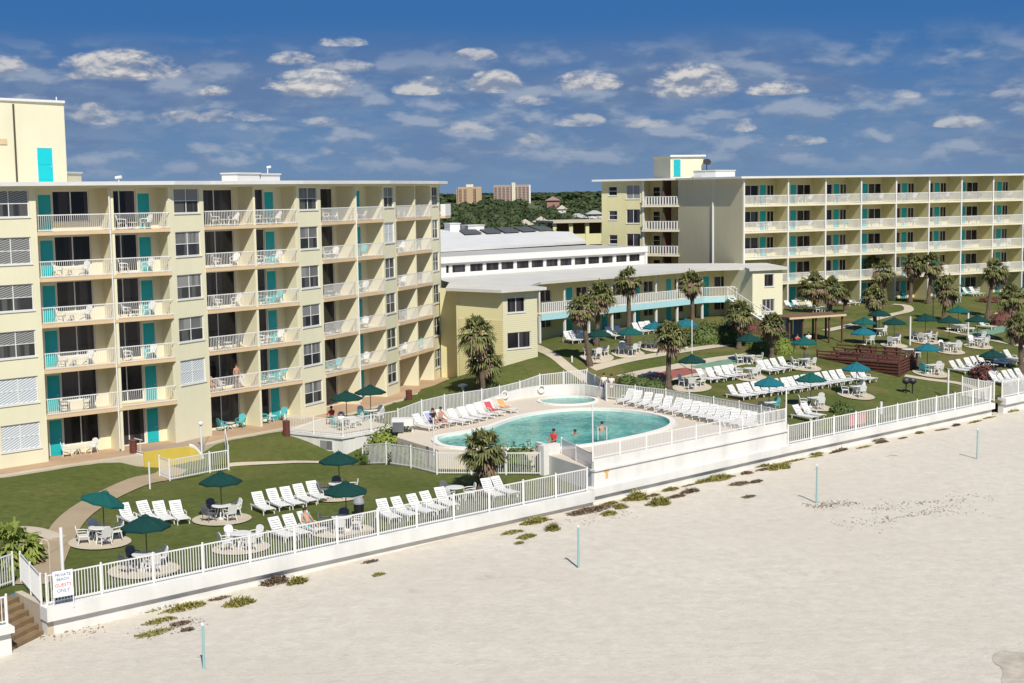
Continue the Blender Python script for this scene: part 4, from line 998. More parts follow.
for q in [((458, 230.6), (474, 229.8), (482, 234.6), (465, 235.6)), ((478, 229.8), (493, 229.2), (502, 233.8), (487, 234.6)), ((496, 229.2), (510, 228.6), (520, 233), (505, 233.8)), ((513, 228.4), (527, 227.9), (537, 232), (523, 232.8)), ((530, 227.8), (545, 227.4), (553, 231), (540, 231.8))]:
    P = [RP(*p)+Vector((0, 0, .12)) for p in q]; mb = MB(); mb.pts(P+[p+Vector((0, 0, .08)) for p in P], [(3, 2, 1, 0), (4, 5, 6, 7), (0, 1, 5, 4), (1, 2, 6, 5), (2, 3, 7, 6), (3, 0, 4, 7)]); wpart('solar_panel', mb, SOLAR, hs)
rbox('roof_unit', atd(452, 168), atd(462, 168.5), 2, 13.3, 14.4, 'small white box on the hall roof left of the solar panels')
rbox('roof_unit', atd(470, 170), atd(486, 171), 2, 13.4, 14.1, 'low wide white box behind the first solar panel')

# ------------------------------------------------------------------ inland background
def far_tower(name, x0, x1, ytop, D, label, wcol, ncol, nrow, kind):
    r = empty(name, (*atd((x0+x1)/2, D), 4.4)); tag(r, label, 'tower')
    a = atd(x0, D); c = atd(x1, D); L = dist(a, c); h = 18+(191.5+.015*(512-x0)-ytop)*D/FPX-0; fr = rframe(a, c)
    mb = MB(); mb.box(0, L, 0, 18, 4.4, h, fr)
    if kind == 0: mb.box(-2.0, 3.0, 3, 15, 4.4, h-3, fr); mb.box(L-7, L, -3, 0, 4.4, h-1, fr)
    wpart('wall', mb, wcol, r)
    dep = -.25; om = M(name+'_openings', (.16, .10, .09), .6, .2, .05)
    for j in range(nrow):
        z = 7+(h-9)*j/nrow
        for i in range(ncol):
            if kind == 0 and i in (2, ): continue
            u = L*(i+.5)/ncol; w = L/ncol*.62; mb = MB(); mb.box(u-w/2, u+w/2, dep-.0, -.02, z, z+(h-9)/nrow*.55, fr); wpart('window', mb, om, r)
    mb = MB(); 
    if kind == 0: mb.box(L*.35, L*.65, 3, 12, h, h+3.0, fr)
    else: mb.box(L*.97, L*1.02, -1.5, 10, 4.4, h-.5, fr); wpart('end_column', mb, WALLW, r); mb = MB(); mb.box(L*.50, L*.60, -2.5, 8, 4.4, h+2.5, fr)
    wpart('stair_core', mb, M(name+'_core', (.66, .60, .46), .8, .1, .05), r)
    return r
far_tower('apartment_tower', 460.5, 484, 186.6, 1700, 'far orange tan apartment tower above the trees, left of the two', M('tan_tower', (.44, .32, .20), .8, .15, .05), 5, 9, 0)
far_tower('apartment_tower', 496, 532, 184.6, 1650, 'far wide pinkish apartment tower above the trees, right of the two', M('pink_tower', (.36, .28, .235), .8, .15, .05), 9, 9, 1)
pk = empty('pink_house', (*atd(555, 900), 4.4)); tag(pk, 'small pink gabled building far off among dark trees', 'building')
mb = MB(); mb.box(-4, 4, 0, 8, 0, 8); link('wall', mb.mesh('wall', M('pink_wall', (.33, .17, .15), .8, .15, .2)), pk); mb = MB(); mb.pts([(-5, -1, 7.8), (5, -1, 7.8), (0, -1, 10.5), (-5, 9, 7.8), (5, 9, 7.8), (0, 9, 10.5)], [(0, 1, 2), (3, 5, 4), (0, 2, 5, 3), (1, 4, 5, 2), (0, 3, 4, 1)]); link('roof', mb.mesh('roof', M('pink_roof', (.36, .24, .22), .8, .1, .2)), pk)
def house(px0, px1, D, h, rh_, label, rc=GROOF):
    rh_ *= .55
    a = atd(px0, D); c = atd(px1, D); r = empty('house', (a[0], a[1], 4.4)); tag(r, label, 'house', 'low houses among the inland trees'); L = c[0]-a[0]
    mb = MB(); mb.box(0, L, 0, 9, 0, h); link('wall', mb.mesh('wall', WALLW), r)
    mb = MB(); mb.pts([(-.6, -.6, h), (L+.6, -.6, h), (L+.6, 9.6, h), (-.6, 9.6, h), (1.5, 4.5, h+rh_), (L-1.5, 4.5, h+rh_)], [(0, 1, 5, 4), (1, 2, 5), (2, 3, 4, 5), (3, 0, 4), (3, 2, 1, 0)]); link('roof', mb.mesh('roof', rc), r)
    
    for t in (.2, .5, .8): mb = MB(); mb.box(L*t-.5, L*t+.5, -.05, .0, 1, 2.4); link('window', mb.mesh('window', GLASS), r)
BEI = M('beige_roof', (.50, .44, .33), .85, .12, .2)
house(520, 534, 330, 5.8, 2.4, 'low beige roofed house behind the hall roof, left one', BEI); house(537, 549, 345, 6.2, 2.4, 'low beige roofed house behind the hall roof, right one', BEI)
house(572, 588, 400, 6.0, 2.2, 'white roofed house above the yellow inn roof'); house(590, 604, 430, 6.5, 2.0, 'pale roofed house close to the right hotel wing')
house(440, 449, 500, 6, 3, 'pale house far behind the left hotel corner'); house(560, 568, 600, 6, 3, 'small pale house far off among the trees', BEI)
inn = empty('inn_building', (*atd(552, 262), 4.4)); tag(inn, 'two storey dull yellow building with open galleries behind the hall, left of the right hotel', 'building')
a, c = atd(556, 262), atd(668, 268); fr = frame(a, c); L = dist(a, c)
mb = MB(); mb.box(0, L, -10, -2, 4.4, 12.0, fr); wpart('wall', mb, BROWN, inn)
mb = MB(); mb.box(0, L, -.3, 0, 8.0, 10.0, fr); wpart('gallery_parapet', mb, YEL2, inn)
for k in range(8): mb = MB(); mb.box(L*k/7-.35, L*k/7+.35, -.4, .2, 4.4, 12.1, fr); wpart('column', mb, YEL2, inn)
mb = MB(); mb.box(-.5, L+.5, -10.5, .9, 12.1, 12.5, fr); wpart('roof', mb, BEI, inn)
sh_ = empty('shed', (*atd(588, 205), 4.4)); tag(sh_, 'pale blue low shed behind the end of the hall roof', 'shed'); mb = MB(); mb.box(0, 5, 0, 4, 0, 5.2); link('wall', mb.mesh('wall', M('pale_blue_wall', (.45, .55, .62), .7, .1, .5)), sh_); mb = MB(); mb.box(-.2, 5.2, -.2, 4.2, 5.2, 5.4); link('roof', mb.mesh('roof', GROOF), sh_); mb = MB(); mb.box(1.5, 3.0, -.03, -.0, 2.5, 4.2); link('shutter', mb.mesh('shutter', WHITE), sh_)

# trees ---------------------------------------------------------------
def crown_arrays(R, H, n, size, seed, core=True):
    rs = np.random.RandomState(seed); V = []; F = []
    lobes = [(rs.uniform(-.45, .45)*R, rs.uniform(-.45, .45)*R, rs.uniform(.35, .8)*H, rs.uniform(.45, .7)) for _ in range(6)]
    for i in range(n):
        lx, ly, lz, lr = lobes[rs.randint(6)]
        d = rs.normal(size=3); d /= np.linalg.norm(d); d[2] = abs(d[2])*.9-.25 if rs.rand() < .8 else d[2]
        rr = lr*(.75+.3*rs.rand()); c = np.array([lx+d[0]*R*rr, ly+d[1]*R*rr, lz+d[2]*H*.42*rr/.6])
        t = np.cross(d, rs.normal(size=3)); t /= np.linalg.norm(t)+1e-6; u = np.cross(d, t)*.8+d*.35*rs.normal()
        s = size*rs.uniform(.6, 1.3); k = len(V)
        V += [c-t*s, c-u*s*.9, c+t*s, c+u*s*.9+d*s*.3]; F.append((k, k+1, k+2, k+3))
    if core:
        for lx, ly, lz, lr in lobes:
            k = len(V); m = 6
            for j, (zz, q) in enumerate(((-.8, .5), (0, .85), (.7, .55))):
                for a in range(m): an = 2*PI*a/m+j; V.append(np.array([lx+math.cos(an)*R*lr*.75*q, ly+math.sin(an)*R*lr*.75*q, lz+zz*H*.3*lr/.6]))
            for j in range(2):
                for a in range(m): F.append((k+j*m+a, k+j*m+(a+1) % m, k+(j+1)*m+(a+1) % m, k+(j+1)*m+a))
            F.append(tuple(k+2*m+a for a in range(m)))
    return np.array(V), F
cr = [crown_arrays(1, 1, 60, .2, s) for s in range(5)]; crf = [crown_arrays(1, 1, 260, .085, s+20) for s in range(5)]
def wood(name, label, n, ymin, ymax, hmin, hmax, r0, r1, seed):
    rs = np.random.RandomState(seed); VV = []; FF = []; k = 0
    for i in range(n):
        y = ymin*(ymax/ymin)**rs.rand() if ymax/ymin > 2 else rs.uniform(ymin, ymax); x = rs.uniform(-.26*y-10, .44*y+10); R = rs.uniform(r0, r1); H = rs.uniform(hmin, hmax)
        V, F = (crf if y < 750 else cr)[rs.randint(5)]; a = rs.uniform(0, 6.28); c, s = math.cos(a), math.sin(a)
        W = np.stack([(V[:, 0]*c-V[:, 1]*s)*R+x, (V[:, 0]*s+V[:, 1]*c)*R+y, V[:, 2]*H+4.2], 1); VV.append(W); FF += [tuple(q+k for q in f) for f in F]; k += len(V)
    VV = np.concatenate(VV); me = bpy.data.meshes.new(name); me.from_pydata(VV.tolist(), [], FF); me.materials.append(FOREST); o = link(name, me); tag(o, label, 'trees', kind='stuff')
wood('inland_wood', 'mass of dark green inland trees filling the ground up to the horizon', 1500, 345, 1640, 4.0, 6.6, 4.5, 8, 3)
wood('distant_wood', 'thin dark line of distant trees on the horizon', 1100, 1750, 6500, 8, 12, 14, 30, 5)
brk = MB()
def make_tree(seed, H, R, n=420):
    r = empty('tree'); V, F = crown_arrays(R, H*.8, n, .24, seed); V[:, 2] += H*.2
    me = bpy.data.meshes.new('crown'); me.from_pydata(V.tolist(), [], F); me.materials.append(FOREST); link('crown', me, r)
    t = MB(); t.tube([(0, 0, -.5), (.1, 0, H*.25), (-.1, .1, H*.5)], [.35, .25, .12], 7)
    for k in range(4): a = k*1.6; t.tube([(0, 0, H*.28), (R*.4*math.cos(a), R*.4*math.sin(a), H*.55)], [.14, .06], 5)
    link('trunk', t.mesh('trunk', TRUNK), r); return Proto(r)
TR = [make_tree(11, 8.5, 4.2, 900), make_tree(12, 7.5, 3.8, 800), make_tree(13, 9, 4.6, 1000)]
rnd = random.Random(5)
tl = []
for i in range(26):
    D = rnd.uniform(205, 335); px = 441+(i+.5)*7.0+rnd.uniform(-5, 5)
    if 548 < px < 612 and D < 300: D = rnd.uniform(300, 340)
    tl.append((px, D))
tl.sort()
for i, (px, D) in enumerate(tl):
    p = atd(px, D); o = TR[i % 3].put((p[0], p[1], 4.3), rnd.uniform(0, 6), rnd.uniform(.8, 1.08))
    tag(o, f'dark green tree behind the hall roof, {ORD[i] if i < 13 else ORD[25-i]} from the {"left" if i < 13 else "right"} of the near trees', 'tree', 'near inland trees')

# palms
def make_palm(seed, H, R=1.7, lean=(0, 0), dead=.5, young=False):
    rs = random.Random(seed); r = empty('palm_tree'); top = Vector((lean[0], lean[1], H))
    t = MB(); n = 9; P = []; Rd = []
    for i in range(n+1):
        f = i/n; P.append(Vector((lean[0]*f**1.4, lean[1]*f**1.4, -.3+(H+.3)*f))); Rd.append((.21-.06*f)*(1+.12*(i % 2))+(.08 if f < .12 else 0)+(.07 if f > .8 else 0))
    t.tube(P, Rd, 9); link('trunk', t.mesh('trunk', TRUNK), r)
    def fronds(cnt, emin, emax, mat, nm, ln, droop):
        c = MB()
        for k in range(cnt):
            az = rs.uniform(0, 2*PI); el = math.radians(rs.uniform(emin, emax)); L = ln*rs.uniform(.8, 1.1)
            d = Vector((math.cos(az)*math.cos(el), math.sin(az)*math.cos(el), math.sin(el))); side = Vector((-math.sin(az), math.cos(az), 0)); up = d.cross(side)*-1
            p0 = top+d*.12; p1 = top+d*L*.5+Vector((0, 0, -droop*.12*L))
            c.pts([p0-side*.02, p0+side*.02, p1+side*.02, p1-side*.02], [(0, 1, 2, 3)])
            nb = 11
            for j in range(nb):
                a = (j/(nb-1)-.5)*2.5; bd = (d*math.cos(a)+side*math.sin(a)).normalized(); bl = L*.58*(1-.25*abs(a))*rs.uniform(.85, 1.1)
                w = bd.cross(up).normalized()*.045; q0 = p1; q1 = p1+bd*bl*.55+up*.05+Vector((0, 0, -.05*droop)); q2 = p1+bd*bl*.85+Vector((0, 0, -droop*(.12+.28*rs.random())*L*.8))
                q3 = q2+Vector((0, 0, -.16*L*rs.random()*droop))+bd*.05
                c.pts([q0-w*.5, q0+w*.5, q1+w*1.5, q1-w*1.5, q2+w, q2-w, q3], [(0, 1, 2, 3), (3, 2, 4, 5), (5, 4, 6)])
        link(nm, c.mesh(nm, mat), r)
    fronds(58, -28, 88, PALMG, 'green_crown', R, .9)
    if dead > 0: fronds(int(50*dead), -75, 5, PALMD, 'dead_fronds', R*.85, 1.1)
    return r
palms = [  # base px,py ; crown px,py ; crown radius px ; look
    ((484, 398), (477, 334), 25, 'tall palm with a brown skirted crown against the yellow annexe wall'),
    ((487, 394), (485, 361), 22, 'shorter palm in front of the tall palm by the annexe, green tufted'),
    ((481, 489), (483, 452), 30, 'squat full green palm on the lawn in front of the pool fence'),
    ((597, 346), (599, 297), 20, 'dark bushy palm before the left part of the motel balcony'),
    ((590, 366), (580, 309), 18, 'brown crowned slanting palm at the path left of the motel umbrellas'),
    ((629, 343), (628, 281), 17, 'tall straight palm between the green and teal umbrellas at the motel'),
    ((693, 335), (691, 283), 16, 'tall palm in front of the right part of the motel balcony'),
    ((668, 388), (669, 338), 21, 'green palm with a thin trunk next to the red court behind the pool fence'),
    ((739, 349), (739, 315), 19, 'brown fringed palm over the dark umbrella below the outside stair'),
    ((772, 359), (771, 326), 17, 'palm beside the light green bush left of the wooden deck'),
    ((815, 313), (813, 286), 18, 'bushy palm at the left end of the right hotel lawn'),
    ((830, 313), (831, 290), 17, 'thick dark trunked palm beside the first palm of the right hotel lawn'),
    ((845, 312), (845, 297), 8, 'very small brown palm near the thick dark trunked palm'),
    ((863, 300), (869, 267), 16, 'left palm of a close pair in front of the right hotel'),
    ((886, 305), (882, 272), 14, 'right palm of a close pair in front of the right hotel'),
    ((875, 334), (873, 297), 16, 'palm standing behind the teal umbrellas at the wooden deck'),
    ((910, 303), (912, 265), 15, 'tall thin palm left of the dark palm at the fourth hotel bay'),
    ((928, 304), (931, 265), 16, 'tall dark palm right of the thin one at the right hotel'),
    ((943, 322), (946, 289), 18, 'broad palm on the lawn above the dark green umbrellas'),
    ((987, 319), (993, 271), 16, 'leaning palm with a curved trunk near the right edge'),
    ((1013, 345), (1011, 297), 17, 'palm with a brown crown near the right edge behind the loungers'),
    ((1021, 372), (1018, 328), 19, 'big palm cut by the right edge of the view'),
]
for i, (bp_, cp, rp_, lab) in enumerate(palms):
    g_ = hit(*bp_); D = g_.y; H = (bp_[1]-cp[1])*D/FPX/1.0+.25; lx = (cp[0]-bp_[0])*D/FPX+.015*H; R = rp_*D/FPX*.96
    o = make_palm(100+i, max(.6, H), R, (lx, 0), .35 if i in (2, 7) else .9); o.location = g_; tag(o, lab, 'palm', 'palms around the hotel lawns')
# young palm at left
yp_ = hit(14, 562); o = make_palm(77, .7, 1.7, (0, 0), .8); o.location = yp_; tag(o, 'young palm with yellow green fronds and reddish dead leaves at the left edge', 'palm')
o.children[1].data.materials[0] = BUSHL

# bushes
def bush(px, py, rx, ry, h, mat, label, cat='bush', n=500, sz=.11, f=lawn, name='bush', rz=0, group=None, z=None):
    p = hit(px, py, f) if z is None else at(px, py, z); rs = random.Random(int(px*7+py)); mb = MB()
    for i in range(n):
        a = rs.uniform(0, 2*PI); e = math.asin(rs.random()); rr = rs.uniform(.72, 1.08); 
        d = Vector((math.cos(a)*math.cos(e), math.sin(a)*math.cos(e), math.sin(e))); c = Vector((d.x*rx*rr, d.y*ry*rr, d.z*h*rr))
        bump = 1+.25*noise.noise(c*1.7+Vector((px, 0, 0))); c *= bump
        t = d.cross(Vector((rs.gauss(0, 1), rs.gauss(0, 1), rs.gauss(0, 1)))).normalized(); u = d.cross(t)*.7+d*rs.gauss(0, .5); s = sz*rs.uniform(.6, 1.4)
        mb.pts([c-t*s*.5, c-u*s, c+t*s*.5, c+u*s], [(0, 1, 2, 3)])
    m = 10
    mb.lathe([(.80, 0), (.84, .3), (.66, .6), (.3, .78), (.02, .82)], m, sx=rx, sy=ry) if h == 1 else mb.pts([(rx*r_*math.cos(2*PI*j/m), ry*r_*math.sin(2*PI*j/m), h*z_) for r_, z_ in ((.82, -.1), (.82, .3), (.62, .6), (.25, .78)) for j in range(m)], [(i*m+j, i*m+(j+1) % m, (i+1)*m+(j+1) % m, (i+1)*m+j) for i in range(3) for j in range(m)]+[tuple(3*m+j for j in range(m))])
    o = link(name, mb.mesh(name, mat)); o.location = p; o.rotation_euler = (0, 0, rz); tag(o, label, cat, group); return o
bush(394, 450, 2.0, 1.2, 1.7, BUSHL, 'big rounded yellow green bush between the raised patio and the pool', n=900, sz=.14)
bush(391, 461, 2.4, .6, 1.2, BUSH, 'dark clipped hedge behind the white fence left of the pool', 'hedge', 800, .1, name='hedge')
bush(410, 463, 1.6, .7, 1.1, BUSH, 'lower dark bush behind the fence, left of the pool tip', n=500)
bush(520, 470, 2.0, .6, 1.7, BUSH, 'dark hedge behind the fence under the pool edge, left of the white corner box', 'hedge', 800, .1, name='hedge')
bush(494, 400, .9, .9, 1.3, BUSH, 'round dark green plant beside the palms behind the pool fence', n=400)
for i, (a_, lab) in enumerate([((628, 385.5), 'left dark clump of the low hedge behind the pool lounger fence'), ((641, 388), 'middle dark clump of the low hedge behind the pool lounger fence'), ((654, 391), 'right dark clump of the low hedge behind the pool lounger fence')]):
    bush(a_[0], a_[1], 1.0, .8, 1.0, BUSH, lab, 'hedge', 450, .1, name='hedge', group='low hedge behind the pool loungers')
bush(704, 343, 1.7, 1.2, 1.9, BUSH, 'large dark hedge block under the motel stair, left one', 'hedge', 900, .14, name='hedge'); bush(727, 343, 2.2, 1.3, 2.0, BUSH, 'large dark hedge block under the motel stair, right one', 'hedge', 1000, .14, name='hedge')
bush(763, 351, 1.2, 1.0, 1.6, BUSH, 'dark bush at the foot of the palm left of the deck', n=500); bush(782, 353, 1.1, 1.0, 1.7, BUSHL, 'light green bush left of the wooden deck', n=600)
bush(758, 333, 2.0, 1.2, 1.2, BUSHR, 'reddish shrub below the outside stair', n=500); bush(990, 302, 1.6, 1.0, .6, BUSHR, 'low reddish bed plants at the right hotel wall', n=400)
bush(843, 413, 1.0, .8, .8, BUSH, 'small dark shrub on the lawn behind the right seawall fence', n=350); bush(984, 380, 1.1, 1.0, 1.5, BUSHR, 'red brown shrub above the beach gap fence', n=600, sz=.14)
bush(1004, 325, 1.6, 1.2, 1.7, BUSHR, 'reddish flowering shrub near the right edge palms', n=500)
bush(482, 487, .7, .5, .25, BUSH, 'dark ground plants round the squat palm trunk', n=250)
# dune plants
def tuft(px, py, rx, ry, h, mat, label):
    p = hit(px, py, sand); rs = random.Random(int(px*3+py)); mb = MB(); n = int(170+650*rx*ry); al = math.atan2(.66, .75); ca, sa = math.cos(al), math.sin(al)
    k = 0
    while k < n:
        u = rs.uniform(-1.2, 1.2); v = rs.uniform(-1.2, 1.2); q = u*u+v*v
        w = 1.0+.9*noise.noise(Vector((u*1.6+px, v*1.6+py, 0)))
        if q > w: continue
        k += 1
        x = (u*rx*ca-v*ry*sa); y = (u*rx*sa+v*ry*ca); z = sand(p.x+x, p.y+y)-p.z-.02; f = max(.25, 1-q*.7)
        a = rs.uniform(0, 2*PI); l = h*f*rs.uniform(.4, 1.15); ln = rs.uniform(.2, 1.0)*l+.04; d = Vector((math.cos(a), math.sin(a), 0)); sd_ = Vector((-d.y, d.x, 0))*rs.uniform(.012, .03)
        b0 = Vector((x, y, z)); b1 = b0+d*ln*.5+Vector((0, 0, l*.75)); b2 = b0+d*ln*1.1+Vector((0, 0, l*rs.uniform(.6, 1.0)))
        mb.pts([b0-sd_, b0+sd_, b1+sd_*1.3, b1-sd_*1.3, b2], [(0, 1, 2, 3), (3, 2, 4)])
    o = link('dune_plant', mb.mesh('dune_plant', mat)); o.location = p; tag(o, label, 'dune plant', 'dune plants along the foot of the seawall')
dp = [(150, 609, 1.6, .5, .3, 0), (168, 603, 1.4, .4, .3, 0), (186, 608, 1.1, .4, .28, 0), (160, 621, .8, .3, .18, 0), (152, 634, .9, .4, .15, 0), (180, 624, .5, .3, .15, 1), (240, 604, .75, .45, .38, 0), (219, 599, .6, .2, .15, 1), (275, 583, .75, .4, .5, 1), (298, 583, .55, .35, .42, 0), (188, 630, .3, .2, .15, 1),
      (371, 562, .5, .25, .15, 1), (378, 575, .35, .2, .15, 0), (512, 533, .7, .35, .2, 0), (527, 537, .6, .35, .22, 0), (519, 543, .3, .2, .12, 0), (536, 522, 1.1, .4, .35, 0), (553, 530, .45, .3, .5, 0), (590, 511, 2.0, .5, .3, 1), (609, 514, .5, .4, .25, 0), (621, 508, .4, .3, .35, 0), (638, 499, .7, .45, .6, 0), (659, 504, .8, .45, .55, 0), (676, 497, .8, .3, .2, 1), (690, 492, .8, .3, .3, 1), (718, 479, 1.3, .5, .35, 0), (740, 484, .9, .4, .2, 1), (756, 482, .6, .25, .2, 1), (749, 497, .6, .3, .15, 1), (779, 468, 1.0, .5, .4, 0), (763, 466, .7, .35, .2, 0), (815, 454, .8, .3, .2, 0), (877, 440, 1.0, .35, .2, 0), (898, 433, .6, .25, .15, 1), (925, 424, 1.2, .3, .2, 1), (852, 444, .5, .2, .12, 0), (945, 419, 1.2, .3, .2, 1), (1012, 411, .9, .3, .2, 0), (988, 415, .5, .3, .12, 0)]
for i, (px, py, rx, ry, h, m_) in enumerate(dp):
    al = math.atan2(.66, .75)
    tuft(px, py, rx, ry, h, DUNE2 if m_ else DUNE, f'{"dry brown" if m_ else "yellow green"} dune tuft, {ORD[i % 20]} from the left {"below the left seawall" if i < 20 else "beyond the pool wall corner"}')

for i in range(21):
    t = (i+.5)/21; q_ = lerp2(WA, WB, t*2) if t < .5 else lerp2(WB, WC, t*2-1); rr0 = random.Random(i+400); of = rr0.uniform(.45, .9); px_, py_ = 0, 0
    v = Vector((q_[0]+.66*of, q_[1]-.75*of, 0)); v.z = sand(v.x, v.y); c_ = v-Vector((0, 0, CAMH)); dp_ = c_.dot(FW); px_ = 512+FPX*c_.dot(RT)/dp_; py_ = 341.5-FPX*c_.dot(UP)/dp_
    tuft(px_, py_, rr0.uniform(.4, 1.3), rr0.uniform(.12, .3), rr0.uniform(.1, .3), DUNE2 if rr0.random() < .6 else DUNE, f'thin scrub tight against the right seawall foot, {ORD[i]} tuft from the left')

# ------------------------------------------------------------------ furniture sets
SEAW = math.atan2(-.75, .66)              # direction towards the sea
def g_face(vec): return math.atan2(vec[1], vec[0])-PI/2
pad_me = {}
def pad(p, R):
    P = [(p.x+R*math.cos(2*PI*k/24), p.y+R*math.sin(2*PI*k/24)) for k in range(24)]
    o = sheet('patio_pad', P, lawn, CONC, .6, .07); return o
def put_set(px, py, where, umb=None, cols='wwww', padR=1.35, upx_=None, rot=None, table=True, zf=None, dist_=.78):
    p = hit(px, py, zf) if zf else hit(px, py)
    if padR: pad(p, padR); p.z += .07
    rot = random.uniform(.3, 1.2) if rot is None else rot
    if table: tag(TB.put(p, rot), f'round white patio table {where}', 'table', 'patio tables')
    for k, c in enumerate(cols):
        if c == '-': continue
        a = rot+k*2*PI/len(cols); q = p+Vector((math.cos(a), math.sin(a), 0))*dist_
        # direction words in the picture
        side = ('right' if math.cos(a) > .35 else 'left' if math.cos(a) < -.35 else '')
        fb = ('far' if math.sin(a) > .35 else 'near' if math.sin(a) < -.35 else '')
        cn = {'w': 'white', 'g': 'grey', 't': 'teal'}[c]
        o = CH[cn].put(q, math.atan2(-math.sin(a), -math.cos(a))-PI/2+random.uniform(-.25, .25))
        tag(o, f'{cn} chair, {(fb+" "+side).strip()} of the table {where}', 'chair', 'chairs at the patio tables')
    if umb:
        u = p.copy()
        if upx_: h_ = at(upx_, py, p.z); u.x += h_.x-p.x
        cn = {'green': 'dark green', 'teal': 'teal green', 'blue': 'turquoise', 'tilted': 'tilted teal'}[umb]
        tag(UM[umb].put(u, random.uniform(0, .7)), f'{cn} patio umbrella over the table {where}', 'umbrella', 'patio umbrellas')
put_set(100, 543, 'farthest left on the left lawn', 'tilted', 'wwww', 1.5, 103, .55)
put_set(144, 571, 'in front of the leftmost four loungers', 'green', 'wwgg', 1.6, 146, -.8)
put_set(222, 520, 'between the two lounger rows of the left lawn', 'green', 'wwgg', 1.55, None, -.8)
put_set(241, 549, 'without umbrella by the left wall fence', None, 'wwww', 1.4, None, .7)
put_set(338, 497, 'behind the trash can on the left lawn', 'green', 'wggw', 1.5, 339, .2)
put_set(342, 532, 'beside the sunbathing woman near the wall fence', 'green', 'wggw', 1.6, 346, .0)
put_set(455, 500, 'left of the squat palm', None, 'wgw', 0, None, .1)
PZ = lambda x, y: 2.05
put_set(347, 427, 'on the raised patio, left one', 'green', 'wwtw', 0, None, .5, True, PZ)
put_set(371, 420, 'on the raised patio, right one', 'green', 'wwtw', 0, None, .9, True, PZ)
put_set(692, 388, 'beside the palm and red court', 'green', 'www', 1.5, None, .4)
put_set(749, 364, 'in palm shade above the shuffleboard court', 'green', 'ww', 0, None, .1)
put_set(769, 412, 'hidden behind the pool corner fence', 'blue', 'tg', 0)
put_set(750, 378, 'between the two upper lounger groups behind the pool', None, 'www', 1.4)
put_set(804, 368, 'at the left foot of the wooden deck', 'teal', 'www', 1.4)
put_set(814, 408, 'in front of the long lounger row, left umbrella', 'teal', 'www', 1.4, 812)
put_set(856, 396, 'in front of the long lounger row, right umbrella', 'blue', 'www', 1.4)
put_set(931, 374, 'right of the wooden deck', 'blue', 'wwtw', 1.5, 929)
put_set(950, 352, 'without umbrella right of the deck, left of two', None, 'wwww', 1.3)
put_set(978, 347, 'without umbrella right of the deck, right of two', None, 'wwww', 1.3)
put_set(925, 342, 'under the big dark umbrella behind the deck', 'green', 'wwww', 1.4)
put_set(992, 380, 'behind the red brown shrub', 'green', 'ww', 0)
put_set(958, 332, 'beneath the palm with the broad crown', 'teal', 'w', 0)
put_set(977, 342, 'beside the pale green court', 'green', 'w', 0, table=False)
put_set(894, 346, 'behind the right end of the wooden deck', 'green', 'ww', 1.2)
put_set(879, 336, 'in the shade behind the wooden deck', 'green', 'w', 0)
put_set(864, 345, 'behind the middle of the wooden deck', 'teal', 'w', 0, table=False)
put_set(597, 358, 'at the motel lawn, leftmost', None, 'www', 1.4); put_set(628, 354, 'at the motel lawn, middle', None, 'wwww', 1.4); put_set(657, 349, 'at the motel lawn, third from the left', None, 'www', 1.4)
for (px, py, c, lab) in [(599, 359, 'green', 'dark green patio umbrella left of the tall motel palm'), (630, 357, 'teal', 'teal green patio umbrella on the tall motel palm\'s right'), (655, 351, 'blue', 'turquoise blue umbrella in front of the motel posts, left one'), (686, 348, 'blue', 'turquoise blue umbrella in front of the motel posts, right one'), (949, 343, 'green', 'low dark green umbrella behind the two bare tables'), ]:
    tag(UM[c].put(hit(px, py), .3), lab, 'umbrella', 'patio umbrellas')
put_set(953, 303, 'against the right hotel wall near the broad palm', None, 'ww', 0); put_set(822, 313, 'between palms at right hotel left end', None, 'ww', 0)

# loungers
def row(pts, face, where, cat='sun lounger', z=None, lift=.0):
    n = len(pts)
    for i, (px, py) in enumerate(pts):
        p = hit(px, py) if z is None else at(px, py, z); p.z += lift
        o = LG.put(p, g_face((math.cos(face), math.sin(face)))+random.uniform(-.11, .11))
        if n == 1: lab = f'white sun lounger {where}'
        else: lab = f'white sun lounger, {ORD[i]} from left {where}'
        tag(o, lab, cat, 'white sun loungers')
F1 = SEAW-.12
row([(130, 524), (149, 521.5), (163.5, 522), (179.5, 521.5)], F1+.0, 'of four on the left lawn')
row([(263, 512), (278, 508.5), (291.5, 506.5), (304.5, 503.5), (317, 500.5)], F1, 'of the five on the left lawn')
row([(282, 539), (296, 536), (311, 532.5)], F1, 'of three beside the left wall fence')
row([(388, 520), (404, 517.5), (420, 514.5), (433, 511.5), (446, 507.5)], F1, 'in wall fence row before the squat palm')
row([(492, 498), (504, 495.5)], F1, 'of two right of the squat palm')
row([(424, 429.5), (434, 427), (446, 425), (458, 424), (468, 422), (476, 419.8), (484, 417.5), (494, 415), (506, 412)], SEAW, 'in row below the curved pool parapet', z=2.43)
PR = math.atan2(-.80, -.60)+.1
row([(626, 403.0), (635, 404.9), (645, 406.9), (655, 408.9), (665, 411.0), (674.5, 412.9), (684, 414.9), (693, 416.7), (701, 418.4), (709, 420.0), (717, 421.7), (725, 423.3), (733, 424.9), (741, 426.6), (749, 428.2)], PR, 'in long fence row right of the pool', z=2.43)
row([(706, 382), (714.5, 381), (723, 379.5), (730.5, 378.5), (738, 377.5)], F1, 'in upper row near the red court')
row([(766, 373.5), (773, 372.5), (779.5, 371), (787, 369.5)], F1, 'in upper row beside the wooden deck')
row([(738, 399), (746, 398), (753, 396.5), (760.5, 395.5), (768, 394.3), (776, 393.3), (783, 392.4), (790, 391.4), (797, 390.4), (804, 389), (811, 388), (818, 387), (825, 385.8), (832, 384.6), (839, 383.6), (846, 382.6), (859, 382), (866, 381)], F1, 'in longest row behind the turquoise umbrellas')
